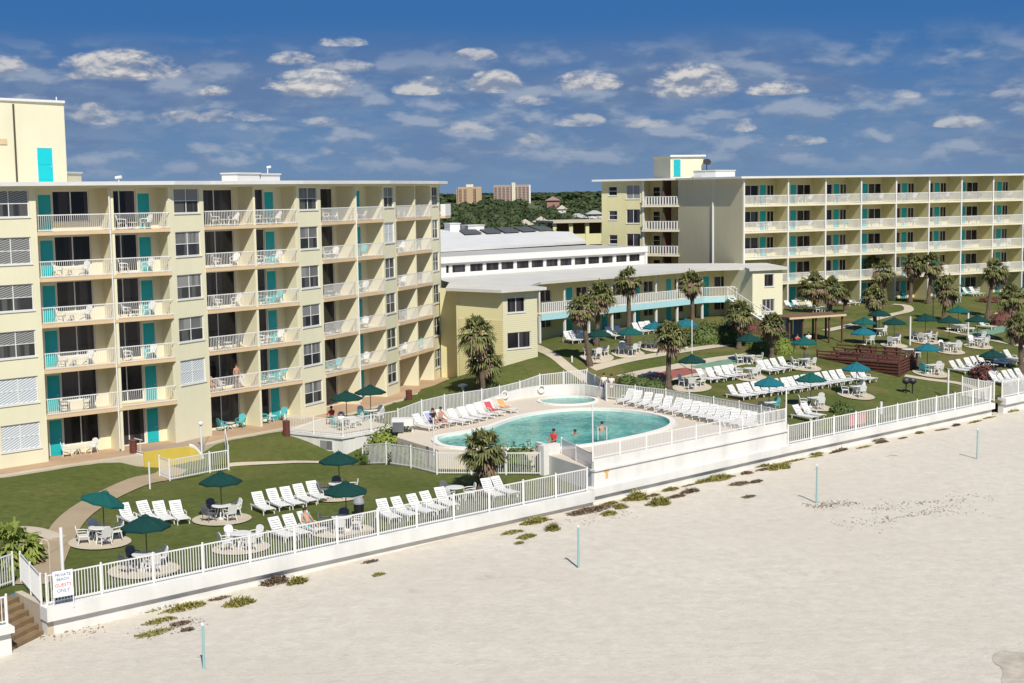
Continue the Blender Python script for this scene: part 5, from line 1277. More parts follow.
row([(804, 420), (812, 418)], F1, 'of two behind fence by pool corner')
row([(959, 373), (966, 371.5), (973, 370), (980, 368.5), (986, 367.5)], F1, 'in row left of far right green umbrella')
row([(1000, 365.5), (1006, 364), (1013, 361.5)], F1, 'in row right of far right green umbrella')
row([(986, 329)], F1, 'alone behind the pale green court'); row([(1003, 323), (1007.5, 322.3), (1012, 321.6)], F1, 'of three by the leaning palm'); row([(956, 331), (964, 331)], -.2, 'of two under the broad palm')
row([(999, 385), (1005, 384), (1011.5, 383), (1017.5, 382), (1024, 381)], F1, 'in row behind the far right fence')
row([(571, 343), (577.5, 342.3), (585, 341.5)], F1, 'in the left group before the motel'); row([(613, 338.5), (622, 337.5)], F1, 'in the middle pair before the motel'); row([(640, 334), (646, 333), (652, 332)], F1, 'in the right group before the motel')
row([(791, 310), (799, 309.5), (812, 309.5)], F1, 'on lawn at right hotel left end'); row([(842, 306), (852, 305)], F1, 'of two at the third bay of the right hotel')
row([(969, 296), (976, 295.5)], F1, 'of two against right hotel ground floor wall')

# balcony furniture
POS = ['left', 'right']
def bl_label(c, w, where): return f'{c} chair, {w} of pair, {where}'
rr_ = random.Random(21)
for (pi_, k, fb, L, Lm) in balc:
    if pi_ == 0: continue
    for half in range(2):
        if pi_ == 4 and k in (0,): continue
        if pi_ == 3 and k == 0: continue
        if pi_ == 1 and k == 0 and half == 1: continue
        if rr_.random() < .1 and k: continue
        c = rr_.choice(['white', 'white', 'white', 'teal', 'dark'])
        if pi_ == 1 and k in (0, 2, 3) and half == 0: c = 'white'
        if pi_ == 2 and k == 0: c = 'teal'
        if pi_ == 1 and k == 5: c = 'white'
        u0 = 1.5 if half == 0 else Lm+1.0; d = fb.col[0].xyz; n_ = fb.col[1].xyz; z = 2.0+HB*k
        where = f'{FL[k]} floor, {POS[half]} half of bay {BAYN[pi_]}'
        sp = 1.6 if pi_ < 3 else 1.3
        for j in range(2):
            p = fb @ Vector((u0+j*sp, -.75, z)); ang = math.atan2(d.y, d.x)-PI/2+(.0 if j == 0 else PI)+rr_.uniform(.1, .5)*(-1 if j == 0 else 1)
            tag(CHS[c].put(p, ang, 1.0), bl_label({'white': 'white', 'teal': 'teal', 'dark': 'dark grey'}[c], POS[j], where), 'chair', 'chairs on the left hotel balconies')
        if rr_.random() < .7 or k == 0: p = fb @ Vector((u0+sp/2, -.9, z)); tag(TBS.put(p, 0, .62), f'small white table, {where}', 'table', 'tables on the left hotel balconies')
RFL = ['ground', 'second', 'third', 'fourth', 'top']
for (i, k, u0, w) in rbalc:
    if i > 7 or (k == 0 and i in (0,)) : continue
    for j in range(2):
        if rr_.random() < .12: continue
        c = rr_.choice(['white']*5+['dark', 'teal']); p = rfm @ Vector((u0+w*.42+j*1.3, -.75, Z0+HB*k))
        d = rfm.col[0].xyz; ang = math.atan2(d.y, d.x)-PI/2+(PI if j else 0)
        tag(CHS[c].put(p, ang+rr_.uniform(-.3, .3), 1.05), f'{ {"white":"white","teal":"teal","dark":"dark grey"}[c]} chair, {POS[j]} one, {RFL[k]} floor of right hotel, {ORD[i]} bay from its left end', 'chair', 'chairs on the right hotel balconies')

# ------------------------------------------------------------------ wooden deck, pavilion
wd = empty('wooden_deck', hit(850, 355)); tag(wd, 'raised dark red brown wooden deck with slatted parapets and built-in benches', 'deck')
d0, d1, d2 = hit(817, 357.5), hit(899, 377), hit(917, 365.5)
d3 = hit(838, 343)
dz0 = min(d0.z, d1.z)-.3; dzt = max(d0.z, d1.z)+.05
quad = [(d0.x, d0.y), (d1.x, d1.y), (d2.x, d2.y), (d0.x+d2.x-d1.x, d0.y+d2.y-d1.y)]
mb = MB(); mb.prism(quad, dz0, dzt); wpart('platform', mb, BROWNF, wd)
def boards(a, c, z0, z1, nm, stp=.17):
    mb = MB(); fr = frame(a, c); L = dist(a, c); z = z0
    while z < z1: mb.box(0, L, .03, .07, z, z+.13, fr); z += stp
    n = max(2, int(L/1.8))
    for i in range(n+1): mb.box(L*i/n-.05, L*i/n+.05, -.06, .027, z0, z1+.08, fr)
    wpart(nm, mb, BROWNF, wd)
boards(quad[0], quad[1], dz0+.1, dzt+.6, 'slatted_parapet', .25); boards(quad[1], quad[2], dz0+.1, dzt+.6, 'slatted_parapet', .25); boards(quad[2], quad[3], dzt-.2, dzt+.6, 'slatted_parapet', .3)
q = frame(quad[0], quad[1]); Lq = dist(quad[0], quad[1])
dd = dist(quad[1], quad[2])
for i, (u, v) in enumerate([(1.2, -1.6), (3.6, -1.8), (6.0, -1.7), (8.2, -3.6), (4.6, -4.2), (2.0, -4.3)]):
    if u > Lq-1: continue
    mb = MB(); mb.box(u-.75, u+.75, v-.2, v+.2, dzt+.70, dzt+.76, q); mb.box(u-.75, u+.75, v-.62, v-.38, dzt+.42, dzt+.46, q); mb.box(u-.75, u+.75, v+.38, v+.62, dzt+.42, dzt+.46, q)
    r_ = empty('picnic_table', q @ Vector((u, v, dzt))); tag(r_, f'brown wooden picnic table on the deck, {["front left", "front middle", "front right", "back right", "back middle", "back left"][i]}', 'picnic table', 'picnic tables on the deck'); wpart('top_and_benches', mb, BROWNF, r_)
    mb = MB()
    for s_ in (-.55, .55): mb.tube([q @ Vector((u+s_, v-.5, dzt)), q @ Vector((u+s_, v+.1, dzt+.72))], .04, 4); mb.tube([q @ Vector((u+s_, v+.5, dzt)), q @ Vector((u+s_, v-.1, dzt+.72))], .04, 4); mb.box(u+s_-.03, u+s_+.03, v-.55, v+.55, dzt+.34, dzt+.40, q)
    wpart('trestle', mb, BROWNF, r_)
pdk = q @ Vector((Lq*.38, -dd*.45, dzt)); tag(UM['blue'].put(pdk, .2), 'turquoise blue umbrella standing on the wooden deck', 'umbrella', 'patio umbrellas')
pdk = q @ Vector((Lq*.8, -dd*.75, dzt)); tag(TB.put(pdk, .2), 'round white table at the right end of the wooden deck', 'table', 'patio tables'); tag(CH['white'].put(pdk+Vector((.8, .1, 0)), PI/2), 'white chair at the right end of the wooden deck', 'chair', 'chairs at the patio tables')
pv = empty('pavilion', hit(812, 338)); tag(pv, 'open pavilion with flat brown roof and blue grey side curtains behind the deck', 'pavilion')
v0, v1 = hit(789, 345), hit(842, 342.5); vf = frame(v0, v1); Lv = dist(v0, v1); zr = v0.z+2.35; 
mb = MB(); mb.box(-.2, Lv+.2, -2.6, .3, zr, zr+.13, vf); wpart('roof', mb, BROWNM, pv); mb = MB(); mb.box(-.2, Lv+.2, .3, .34, zr-.05, zr+.12, vf); wpart('fascia', mb, SLABE, pv)
for u in (0, Lv*.25, Lv*.5, Lv*.75, Lv):
    for v in (0, -2.3): mb = MB(); mb.box(u-.07, u+.07, v-.07, v+.07, v0.z-.6, zr, vf); wpart('post', mb, BROWN, pv)
for i in range(3): mb = MB(); u = .15+i*Lv*.17; mb.box(u, u+Lv*.15, -2.2, -2.16, v0.z+.1, zr-.1, vf); wpart('curtain', mb, TARP, pv)
mb = MB(); mb.box(.05, .09, -2.1, -.1, v0.z+.1, zr-.1, vf); wpart('side_curtain', mb, TARP, pv)

# ------------------------------------------------------------------ small things
def beach_post(px, py, h, label):
    p = hit(px, py, sand); r = empty('beach_post', p); tag(r, label, 'post', 'pale posts in the sand')
    mb = MB(); mb.tube([(0, 0, -.2), (.02, 0, h)], [.055, .05], 8); link('pole', mb.mesh('pole', POSTB), r); mb = MB(); mb.lathe([(.07, h), (.07, h+.06), (.03, h+.1)], 8); link('cap', mb.mesh('cap', ALU), r)
    mb = MB(); mb.tube([(-.16, 0, h-.18), (.10, 0, h-.18)], .015, 5); link('hook', mb.mesh('hook', POSTB), r)
beach_post(204, 669, 1.7, 'pale teal post in the sand nearest the camera, lower left'); beach_post(578.5, 568, 1.95, 'pale teal post in the sand below the pool corner'); beach_post(816.5, 503, 2.1, 'pale teal post in the sand next to the churned seaweed patch'); beach_post(977, 459, 1.9, 'pale teal post in the sand farthest right')
# sign
sp_ = Vector((C0[0]+.75, C0[1]+.75, 1.25)); n0 = Vector((.66, -.75, 0)).normalized()
sg = empty('notice_board', (C0[0]+.62, C0[1]+.50, 1.3), math.atan2(.80, .60)-.30); tag(sg, 'white notice board with blue and red lettering tied to the fence corner by the stairs', 'sign')
mb = MB(); mb.box(-.42, .42, -.03, .0, .75, 1.85); link('board', mb.mesh('board', SIGNW), sg, Matrix.Translation((-.10, -.22, -.42)))
for sx in (-.4, .42): mb = MB(); mb.tube([(sx, 0, -.1), (sx, 0, .75)], .03, 5); link('leg', mb.mesh('leg', ALU), sg, Matrix.Translation((-.10, -.20, -.1)))
def text(body, size, x, z, mat, par, M0):
    c = bpy.data.curves.new('lettering', 'FONT'); c.body = body; c.size = size; c.align_x = 'CENTER'; c.extrude = .003; c.materials.append(mat); c.resolution_u = 2
    t = bpy.data.objects.new('tmp', c); COL.objects.link(t); bpy.context.view_layer.update(); me = bpy.data.meshes.new_from_object(t.evaluated_get(bpy.context.evaluated_depsgraph_get())); bpy.data.objects.remove(t)
    o = link('lettering', me, par, M0 @ Matrix.Translation((x, -.036, z)) @ Matrix.Rotation(PI/2, 4, 'X')); return o
MT = Matrix.Translation((-.10, -.22, -.42))
text('PRIVATE', .18, 0, 1.62, TXTB, sg, MT); text('BEACH', .17, 0, 1.44, TXTB, sg, MT); text('GUESTS', .2, 0, 1.18, TXTR, sg, MT); text('ONLY', .2, 0, .95, TXTB, sg, MT)
mb = MB(); mb.tube([(0, 0, -.2), (0, 0, 3.0)], .075, 8); o = link('sign_pole', mb.mesh('sign_pole', WHITE)); o.location = hit(64, 597, lambda x, y: 1.2); tag(o, 'thick white post standing behind the notice board', 'post')
mb = MB(); mb.tube([(0, 0, -.1), (0, 0, 1.9), (-.05, 0, 2.1), (-.2, 0, 2.15), (-.32, 0, 2.05)], .04, 6); mb.lathe([(.02, 2.05), (.1, 1.98)], 8, (-.33, 0)); o = link('beach_shower', mb.mesh('beach_shower', M('cream_pipe', (.5, .42, .3), .5, .1))); o.location = hit(51, 588); tag(o, 'beach shower with a curved cream pipe on the path by the fence', 'shower')
def light_post(px, py, h, label, mat=POLEM, r=.05, hd=True, zf=lawn):
    p = hit(px, py, zf); e_ = empty('garden_light', p); tag(e_, label, 'garden light'); mb = MB(); mb.tube([(0, 0, -.2), (0, 0, h)], r, 7); link('post', mb.mesh('post', mat), e_)
    if hd: mb = MB(); mb.lathe([(r*1.5, h), (r*3, h+.06), (r*3, h+.16), (r*1.2, h+.24)], 8); link('lamp_head', mb.mesh('lamp_head', mat), e_)
light_post(150, 489, 1.6, 'thin cream post on the lawn in front of the yellow ramp', ALU, .05, False); light_post(202, 459, 2.2, 'slim white lamp post at the right end of the ramp', ALU, .06)
light_post(933, 316, 1.7, 'dark garden lamp on the lawn between the right hotel palms'); light_post(910, 345, 2.6, 'pale post beside the big dark umbrella', ALU, .08, False); light_post(968, 336, 2.2, 'pale post between the dark umbrellas near the broad palm', ALU, .08, False)
light_post(948, 398, 2.2, 'pale post on the lawn left of the beach gap', ALU, .07, False); light_post(881, 414, .9, 'small pale post behind the right seawall fence', ALU, .1, False); light_post(572, 362, .5, 'short white path light on the lawn near the motel path', ALU, .08, False)
light_post(768, 352, 3.4, 'pale post in front of the palm left of the wooden deck', ALU, .09, False); light_post(463, 390, .25, 'low white dish light behind the pool fence', ALU, .12); light_post(692, 372, 4.2, 'tall thin pole behind the green umbrella at the pool', ALU, .04, False)
light_post(786, 429, 2.6, 'thin pole at the right corner of the pool deck', ALU, .05, False, lambda x, y: 2.4); light_post(593, 466, 3.6, 'thin pole at the left corner of the pool deck wall', ALU, .04, False, lambda x, y: 2.4); light_post(434, 452, 2.1, 'pool side shower pole at the left tip of the pool', ALU, .05, False, lambda x, y: 2.4)
for (px, py, lab, zz) in [(409, 401, 'brown wooden bin on the walkway at the left hotel end', 2.0), (286.5, 433, 'brown wooden bin beside the raised patio fence', 2.0), (133.5, 453, 'brown wooden bin at the entrance landing', 2.0)]:
    r_ = empty('wooden_bin', at(px, py, zz)); tag(r_, lab, 'bin', 'brown wooden bins'); mb = MB(); mb.lathe([(.24, -.3), (.24, .72), (.22, .76)], 8); link('body', mb.mesh('body', BROWNW), r_); mb = MB(); mb.lathe([(.26, .76), (.26, .84), (.1, .9)], 8); link('lid', mb.mesh('lid', BROWN), r_)
r_ = empty('trash_can', hit(359, 515)); tag(r_, 'black trash can with a grey domed lid on the left lawn', 'trash can'); mb = MB(); mb.lathe([(.24, 0), (.28, .6), (.28, .62)], 12); link('body', mb.mesh('body', BLACKM), r_); mb = MB(); mb.lathe([(.31, .62), (.31, .7), (.24, .9), (.06, 1.0)], 12); link('dome_lid', mb.mesh('dome_lid', M('grey_lid', (.3, .3, .31), .5)), r_)
for (px, lab) in [(906, 'black barbecue grill on a post behind the right fence, left one'), (912.5, 'grey barbecue grill on a post behind the right fence, right one')]:
    r_ = empty('barbecue_grill', hit(px, 393.5)); tag(r_, lab, 'grill'); mb = MB(); mb.tube([(0, 0, 0), (0, 0, .8)], .05, 6); link('post', mb.mesh('post', BLACKM), r_); mb = MB(); mb.lathe([(.12, .75), (.28, .85), (.3, 1.0), (.26, 1.05)], 10); link('fire_bowl', mb.mesh('fire_bowl', BLACKM), r_); mb = MB(); mb.lathe([(.29, 1.05), (.22, 1.18), (.05, 1.22)], 10, (.0, .12)); link('lid', mb.mesh('lid', POLEM), r_)
# pump box near pool tip and rusty hole patch
r_ = empty('towel_cart', at(406, 432.5, 2.4)); tag(r_, 'low grey white cart on the pool deck near the bushes', 'cart'); mb = MB(); mb.box(-.9, .5, -.4, .4, .5, .95); link('box', mb.mesh('box', WHITE), r_); mb = MB(); mb.box(-.85, -.1, -.41, -.402, .1, .75); link('front_panel', mb.mesh('front_panel', PLASTG), r_)
for sx in (-.75, .4): mb = MB(); mb.tube([(sx, 0, 0), (sx, 0, .5)], .05, 5); link('leg', mb.mesh('leg', ALU), r_)
r_ = empty('pool_handrail', at(598, 440, 2.45)); tag(r_, 'chrome handrails at the near edge of the big pool', 'handrail'); 
for dx in (0, .55): mb = MB(); mb.tube([(dx, 0, 0), (dx, 0, .8), (dx-.1, .35, .85), (dx-.15, .7, .1)], .03, 5); link('rail', mb.mesh('rail', ALU), r_)
tag(shelf('seaweed_patch', [(0, 0)]*3, 0, SAND), 'x', 'x') if False else None
def sandpatch(px, mat, name):
    P = [hit(*p, sand) for p in px]; o = sheet(name, [(p.x, p.y) for p in P], sand, mat, .35, .02); return o
WR_ = M('seaweed_debris', (.17, .12, .08), .95, .3, 3, .5, 6)
def debris(px, py, L, w, ang, n, lab):
    p = hit(px, py, sand); rs = random.Random(int(px)); mb = MB()
    for i in range(n):
        u = rs.uniform(-1, 1)*L; v = rs.gauss(0, 1)*w; a = ang+rs.gauss(0, .25); x = p.x+u*math.cos(a)-v*math.sin(a); y = p.y+u*math.sin(a)+v*math.cos(a); z = sand(x, y)+.01
        l = rs.uniform(.03, .11); b_ = ang+rs.gauss(0, .9); dx, dy = math.cos(b_)*l, math.sin(b_)*l; wv = Vector((-dy, dx, 0)).normalized()*rs.uniform(.01, .03)
        c = Vector((x, y, z)); e_ = Vector((x+dx, y+dy, z+rs.uniform(0, .03))); mb.pts([c-wv, c+wv, e_+wv, e_-wv, (c+e_)/2+Vector((0, 0, .025))], [(0, 1, 4), (1, 2, 4), (2, 3, 4), (3, 0, 4)])
    o = link('seaweed', mb.mesh('seaweed', WR_)); tag(o, lab, 'seaweed', kind='stuff')
debris(830, 505, 1.6, .35, .3, 220, 'brown seaweed scraps in the sand beside the middle right post'); debris(905, 517, 4.5, .12, .45, 200, 'thin curved line of seaweed scraps on the right part of the beach'); debris(930, 502, 4.0, .12, .35, 140, 'second thin line of seaweed scraps farther up the beach'); debris(885, 509, 1.2, .2, .1, 35, 'small heap of seaweed scraps on the beach between the lines')
debris(70, 632, 1.4, .5, .3, 90, 'leaf litter in the sand at the foot of the beach stairs'); debris(170, 628, 1.5, .4, .7, 90, 'dry stalks in the sand below the left seawall'); debris(600, 517, 2, .5, .7, 70, 'dry stalks in the sand below the pool corner'); debris(890, 456, .5, .1, .1, 25, 'single dark scrap of seaweed high on the right beach')
# dark wet sand spot bottom right
P = [hit(*p, sand) for p in [(991, 655), (1002, 650), (1014, 653), (1030, 650), (1032, 690), (1012, 682), (1000, 686), (1004, 668), (994, 664)]]
sheet('wet_sand', smooth([(p.x, p.y) for p in P], 2), sand, M('wet_sand', (.47, .41, .325), .85, .5, 1.6, .5, 6), .4, .012)

# ------------------------------------------------------------------ people
def skin_mesh(name, J, E, rad, mat, sub=1, root=0):
    me = bpy.data.meshes.new('t'); me.from_pydata([tuple(j) for j in J], E, []); o = bpy.data.objects.new('t', me); COL.objects.link(o)
    m = o.modifiers.new('s', 'SKIN'); 
    for i, v in enumerate(me.skin_vertices[0].data): v.radius = (rad[i], rad[i]); v.use_root = (i == root)
    s = o.modifiers.new('u', 'SUBSURF'); s.levels = sub; s.render_levels = sub
    bpy.context.view_layer.update(); r = bpy.data.meshes.new_from_object(o.evaluated_get(bpy.context.evaluated_depsgraph_get())); bpy.data.objects.remove(o)
    r.materials.clear(); r.materials.append(mat); r.name = name; r.polygons.foreach_set('use_smooth', [True]*len(r.polygons)); return r
POSE = {
 'stand': dict(pel=(0, 0, .95), chest=(0, .0, 1.35), neck=(0, 0, 1.50), head=(0, .01, 1.66), kn=(.09, .02, .5), ft=(.1, 0, .04), toe=(.11, .14, .02), el=(.26, .0, 1.12), ha=(.26, .16, .92)),
 'wade': dict(pel=(0, 0, .95), chest=(0, .0, 1.35), neck=(0, 0, 1.50), head=(0, .01, 1.66), kn=(.09, .02, .5), ft=(.1, 0, .04), toe=(.11, .14, .02), el=(.38, .1, 1.2), ha=(.45, .35, 1.08)),
 'sit': dict(pel=(0, -.08, .52), chest=(0, -.14, .92), neck=(0, -.13, 1.07), head=(0, -.10, 1.23), kn=(.13, .36, .52), ft=(.13, .38, .06), toe=(.13, .52, .03), el=(.26, .02, .74), ha=(.18, .26, .70)),
 'recline': dict(pel=(0, -.25, .46), chest=(0, -.52, .76), neck=(0, -.60, .88), head=(0, -.64, 1.04), kn=(.12, .22, .58), ft=(.12, .62, .42), toe=(.13, .66, .52), el=(.28, -.38, .56), ha=(.2, -.08, .52)),
}
def person(pose, loc, rz, label, skin=SKIN, top=None, bottom=CBLACK, hair=HAIR, scale=1.0):
    p = POSE[pose]; r = empty('person', loc, rz); r.scale = (scale,)*3; tag(r, label, 'person')
    V = lambda k, s=1: Vector((p[k][0]*s, p[k][1], p[k][2]))
    J = [V('pel'), V('pel').lerp(V('chest'), .5), V('chest'), V('neck')]; R = [.135, .125, .15, .058]; E_ = [(0, 1), (1, 2), (2, 3)]
    hd = V('head'); J += [hd-(hd-V('neck')).normalized()*.06, hd+(hd-V('neck')).normalized()*.04]; R += [.078, .095]; E_ += [(3, 4), (4, 5)]
    for s in (-1, 1):
        n = len(J); sh = V('chest')+(V('neck')-V('chest'))*.5+Vector((s*.19, 0, 0)); J += [sh, V('el', s), V('ha', s), V('ha', s)+(V('ha', s)-V('el', s)).normalized()*.12]; R += [.06, .045, .032, .028]; E_ += [(2, n), (n, n+1), (n+1, n+2), (n+2, n+3)]
        hp = V('ha', s)+(V('ha', s)-V('el', s)).normalized()*.04; dn = (V('ha', s)-V('el', s)).normalized()
        for f in range(5):
            sp = (f-2)*.02; J += [hp+dn*.05+Vector((sp, 0, 0)), hp+dn*(.14 if f else .09)+Vector((sp*1.8, .01, -.02))]; R += [.010, .008]; E_ += [(n+3, len(J)-2), (len(J)-2, len(J)-1)]
        n = len(J); hip = V('pel')+Vector((s*.09, 0, -.03)); J += [hip, V('kn', s), V('ft', s), V('toe', s)]; R += [.095, .065, .045, .032]; E_ += [(0, n), (n, n+1), (n+1, n+2), (n+2, n+3)]
    link('body', skin_mesh('body', J, E_, R, skin), r)
    h = MB(); hc = hd+Vector((0, -.015, .035)); prof = [(.108*math.cos(a), .108*math.sin(a)) for a in (-.3, .1, .5, .9, 1.3, 1.55)]; h.lathe([(q, z_) for q, z_ in prof], 10); me = h.mesh('hair', hair, True); link('hair', me, r, Matrix.Translation(hc))
    nz = MB(); nz.tube([hd+Vector((0, .085, .02)), hd+Vector((0, .115, -.01))], [.008, .016], 5); link('nose', nz.mesh('nose', skin), r)
    if top:
        J2 = [V('pel').lerp(V('chest'), .15), V('pel').lerp(V('chest'), .5), V('chest'), V('chest').lerp(V('neck'), .6)]; R2 = [.155, .145, .17, .10]; E2 = [(0, 1), (1, 2), (2, 3)]
        for s in (-1, 1): n = len(J2); sh = V('chest')+(V('neck')-V('chest'))*.5+Vector((s*.19, 0, 0)); J2 += [sh, sh.lerp(V('el', s), .6)]; R2 += [.075, .062]; E2 += [(2, n), (n, n+1)]
        link('shirt', skin_mesh('shirt', J2, E2, R2, top), r)
    if bottom:
        J3 = [V('pel')+Vector((0, 0, .03)), V('pel')+Vector((0, 0, -.04))]; R3 = [.15, .12]; E3 = [(0, 1)]
        for s in (-1, 1): n = len(J3); hip = V('pel')+Vector((s*.09, 0, -.03)); J3 += [hip, hip.lerp(V('kn', s), .5)]; R3 += [.108, .092]; E3 += [(1, n), (n, n+1)]
        link('shorts', skin_mesh('shorts', J3, E3, R3, bottom), r)
    return r
bpair = [b_ for b_ in balc if b_[0] == 2 and b_[1] == 1][0]; fb = bpair[2]
nrm = fb.col[1].xyz; fz = math.atan2(nrm.y, nrm.x)-PI/2
person('stand', fb @ Vector((2.55, -.35, 4.8)), fz, 'shirtless man standing at the second floor balcony railing above the teal chairs', SKIN, None, CBLACK)
person('sit', fb @ Vector((.7, -.9, 4.8)), fz, 'shirtless person seated at the left end of the second floor balcony', SKIN, None, CRED)
q_ = hit(311, 532.5); person('recline', q_+Vector((0, 0, .0)), g_face((math.cos(F1), math.sin(F1))), 'sunbathing woman with tanned skin on the rightmost lounger of the row of three', SKIN, None, CPINK)
person('wade', at(575, 435, 2.33)-Vector((0, 0, 1.42)), 2.9, 'swimmer standing chest deep near the middle of the big pool', SKIN2, None, CBLACK)
person('wade', at(602, 430.5, 2.33)-Vector((0, 0, 1.18)), .3, 'dark haired swimmer standing waist deep farther out in the big pool', SKIN, None, CRED)
person('sit', at(553, 451, 2.4), 2.6, 'person in dark red sitting by the white corner box at the pool edge', SKIN2, CRED, CBLACK)
person('sit', at(434, 428, 2.43)+Vector((0, 0, -.02)), SEAW-PI/2, 'person seated on a lounger under the blue towel row by the parapet', SKIN, CBLACK, CBLACK)
person('sit', at(442, 427, 2.43), SEAW-PI/2, 'person in black sitting on a pool lounger left of the white row', SKIN, None, CBLACK)
person('sit', at(331, 425, 2.05), 0.6, 'tanned person in red at the left table of the raised patio', SKIN2, CRED, CBLACK)
person('sit', at(342, 431, 2.05), -.2, 'dark haired person in white at the raised patio railing', SKIN, CWHITE, CBLACK)
person('stand', at(604, 396.5, 2.5), 2.8, 'person in a white shirt at the pool gate, left of two', SKIN, CWHITE, CBLUE)
person('stand', at(611.5, 397.5, 2.5), 2.6, 'person in a pale dress at the pool gate, right of two', SKIN2, CWHITE, CWHITE)
for i, (px, py, c) in enumerate([(797, 352, CRED), (808, 350, CWHITE)]): person('sit', hit(px, py)+Vector((0, 0, .25)), 2.5*i, ['person in red seated by the pavilion curtains', 'person in white seated in front of the pavilion'][i], SKIN, c, CBLACK)
# towels on pool loungers and rail
def towel(px, py, z, mat, label, rz):
    mb = MB(); n = 8
    for i in range(n):
        for k in (0,): pass
    ca, sa = math.cos(math.radians(52)), math.sin(math.radians(52)); P = []
    for i in range(n+1):
        t = -.62+i*1.2/n
        if t < 0: P += [(-.3, -.34+t*ca, .36-t*sa), (.3, -.34+t*ca, .36-t*sa)]
        else: P += [(-.3, -.34+t, .352), (.3, -.34+t, .352)]
    V = P+[(x, y, zz+.03) for x, y, zz in P]; m = len(P); fs = [(2*i, 2*i+1, 2*i+3, 2*i+2) for i in range(n)]+[(m+2*i, m+2*i+2, m+2*i+3, m+2*i+1) for i in range(n)]+[(2*i, 2*i+2, m+2*i+2, m+2*i) for i in range(n)]+[(2*i+1, m+2*i+1, m+2*i+3, 2*i+3) for i in range(n)]+[(0, m, m+1, 1), (2*n, 2*n+1, m+2*n+1, m+2*n)]
    mb.pts(V, fs); o = link('towel', mb.mesh('towel', mat)); o.location = at(px, py, z) if z else hit(px, py); o.rotation_euler = (0, 0, rz); tag(o, label, 'towel')
RZL = SEAW-PI/2
towel(434, 427, 2.43, TBLUE, 'blue striped towel over a pool lounger near the parapet', RZL); towel(494, 415, 2.43, TREAD, 'red towel on a pool lounger right of the white row', RZL); towel(506, 412, 2.43, CORANGE, 'orange towel on the last lounger of the left pool row', RZL)
towel(311, 532.5, None, CTEAL, 'light teal towel on the sunbathing woman\'s lounger', g_face((math.cos(F1), math.sin(F1))))
mb = MB(); fq = frame(WB, WC); uq_ = upx(WB, WC, 860, 428); mb.box(uq_-.9, uq_+.9, -.30, -.22, 1.75, 2.6, fq); o = link('towel', mb.mesh('towel', CPINK)); tag(o, 'pale red towel hung on the right seawall fence', 'towel')

# ------------------------------------------------------------------ clean unused prototypes
for P_ in list(CH.values())+list(CHS.values())+[TB, TBS, LG]+list(UM.values())+TR:
    if not P_.used:
        for c in kids(P_.o): bpy.data.objects.remove(c)
        bpy.data.objects.remove(P_.o)

# ------------------------------------------------------------------ light, sky, camera
SEL = math.radians(46); SAZ = (.27, -.963)
sv = Vector((SAZ[0]*math.cos(SEL), SAZ[1]*math.cos(SEL), math.sin(SEL)))
ld = bpy.data.lights.new('sun', 'SUN'); ld.energy = 4.6; ld.angle = math.radians(.5); ld.color = (1, .955, .87)
lo = bpy.data.objects.new('sun', ld); COL.objects.link(lo); lo.rotation_euler = sv.to_track_quat('Z', 'Y').to_euler(); lo.location = (0, 0, 60)
w = bpy.data.worlds.new('World'); SC.world = w; w.use_nodes = True; nt = w.node_tree; bg = nt.nodes['Background']
sky = N(nt, 'ShaderNodeTexSky', sky_type='NISHITA'); sky.sun_disc = False; sky.sun_elevation = SEL; sky.sun_rotation = math.atan2(SAZ[0], SAZ[1]); sky.air_density = 1.0; sky.dust_density = .3; sky.ozone_density = 3.5
tc = N(nt, 'ShaderNodeTexCoord').outputs['Generated']
sx = N(nt, 'ShaderNodeSeparateXYZ'); nt.links.new(tc, sx.inputs[0])
def ma(op, a, b=None, c=None, clamp=False):
    n = N(nt, 'ShaderNodeMath', operation=op); n.use_clamp = clamp
    for i, v in enumerate((a, b, c)):
        if v is None: continue
        if isinstance(v, bpy.types.NodeSocket): nt.links.new(v, n.inputs[i])
        else: n.inputs[i].default_value = v
    return n.outputs[0]
# look the sky up a little higher, for the deep polarised blue of the photograph
zz = ma('MULTIPLY_ADD', sx.outputs[2], 2.2, .16)
cv = N(nt, 'ShaderNodeCombineXYZ'); nt.links.new(sx.outputs[0], cv.inputs[0]); nt.links.new(sx.outputs[1], cv.inputs[1]); nt.links.new(zz, cv.inputs[2])
nv = N(nt, 'ShaderNodeVectorMath', operation='NORMALIZE'); nt.links.new(cv.outputs[0], nv.inputs[0]); nt.links.new(nv.outputs[0], sky.inputs[0])
az = ma('ARCTAN2', sx.outputs[0], sx.outputs[1]); el = ma('ARCTANGENT', ma('DIVIDE', sx.outputs[2], ma('SQRT', ma('ADD', ma('MULTIPLY', sx.outputs[0], sx.outputs[0]), ma('MULTIPLY', sx.outputs[1], sx.outputs[1])))))
def ns(sx_, sy_, off, scale, det, rough=.55, dist=0, dy=0):
    c = N(nt, 'ShaderNodeCombineXYZ'); nt.links.new(ma('MULTIPLY', az, sx_), c.inputs[0]); nt.links.new(ma('MULTIPLY_ADD', el, sy_, dy*sy_), c.inputs[1]); c.inputs[2].default_value = off
    n = N(nt, 'ShaderNodeTexNoise'); n.inputs['Scale'].default_value = scale; n.inputs['Detail'].default_value = det; n.inputs['Roughness'].default_value = rough; n.inputs['Distortion'].default_value = dist; nt.links.new(c.outputs[0], n.inputs[0]); return n.outputs['Fac']
def mr(v, a, b, c=0, d=1):
    n = N(nt, 'ShaderNodeMapRange', interpolation_type='SMOOTHSTEP'); nt.links.new(v, n.inputs[0])
    for i, q in enumerate((a, b, c, d)): n.inputs[i+1].default_value = q
    return n.outputs[0]
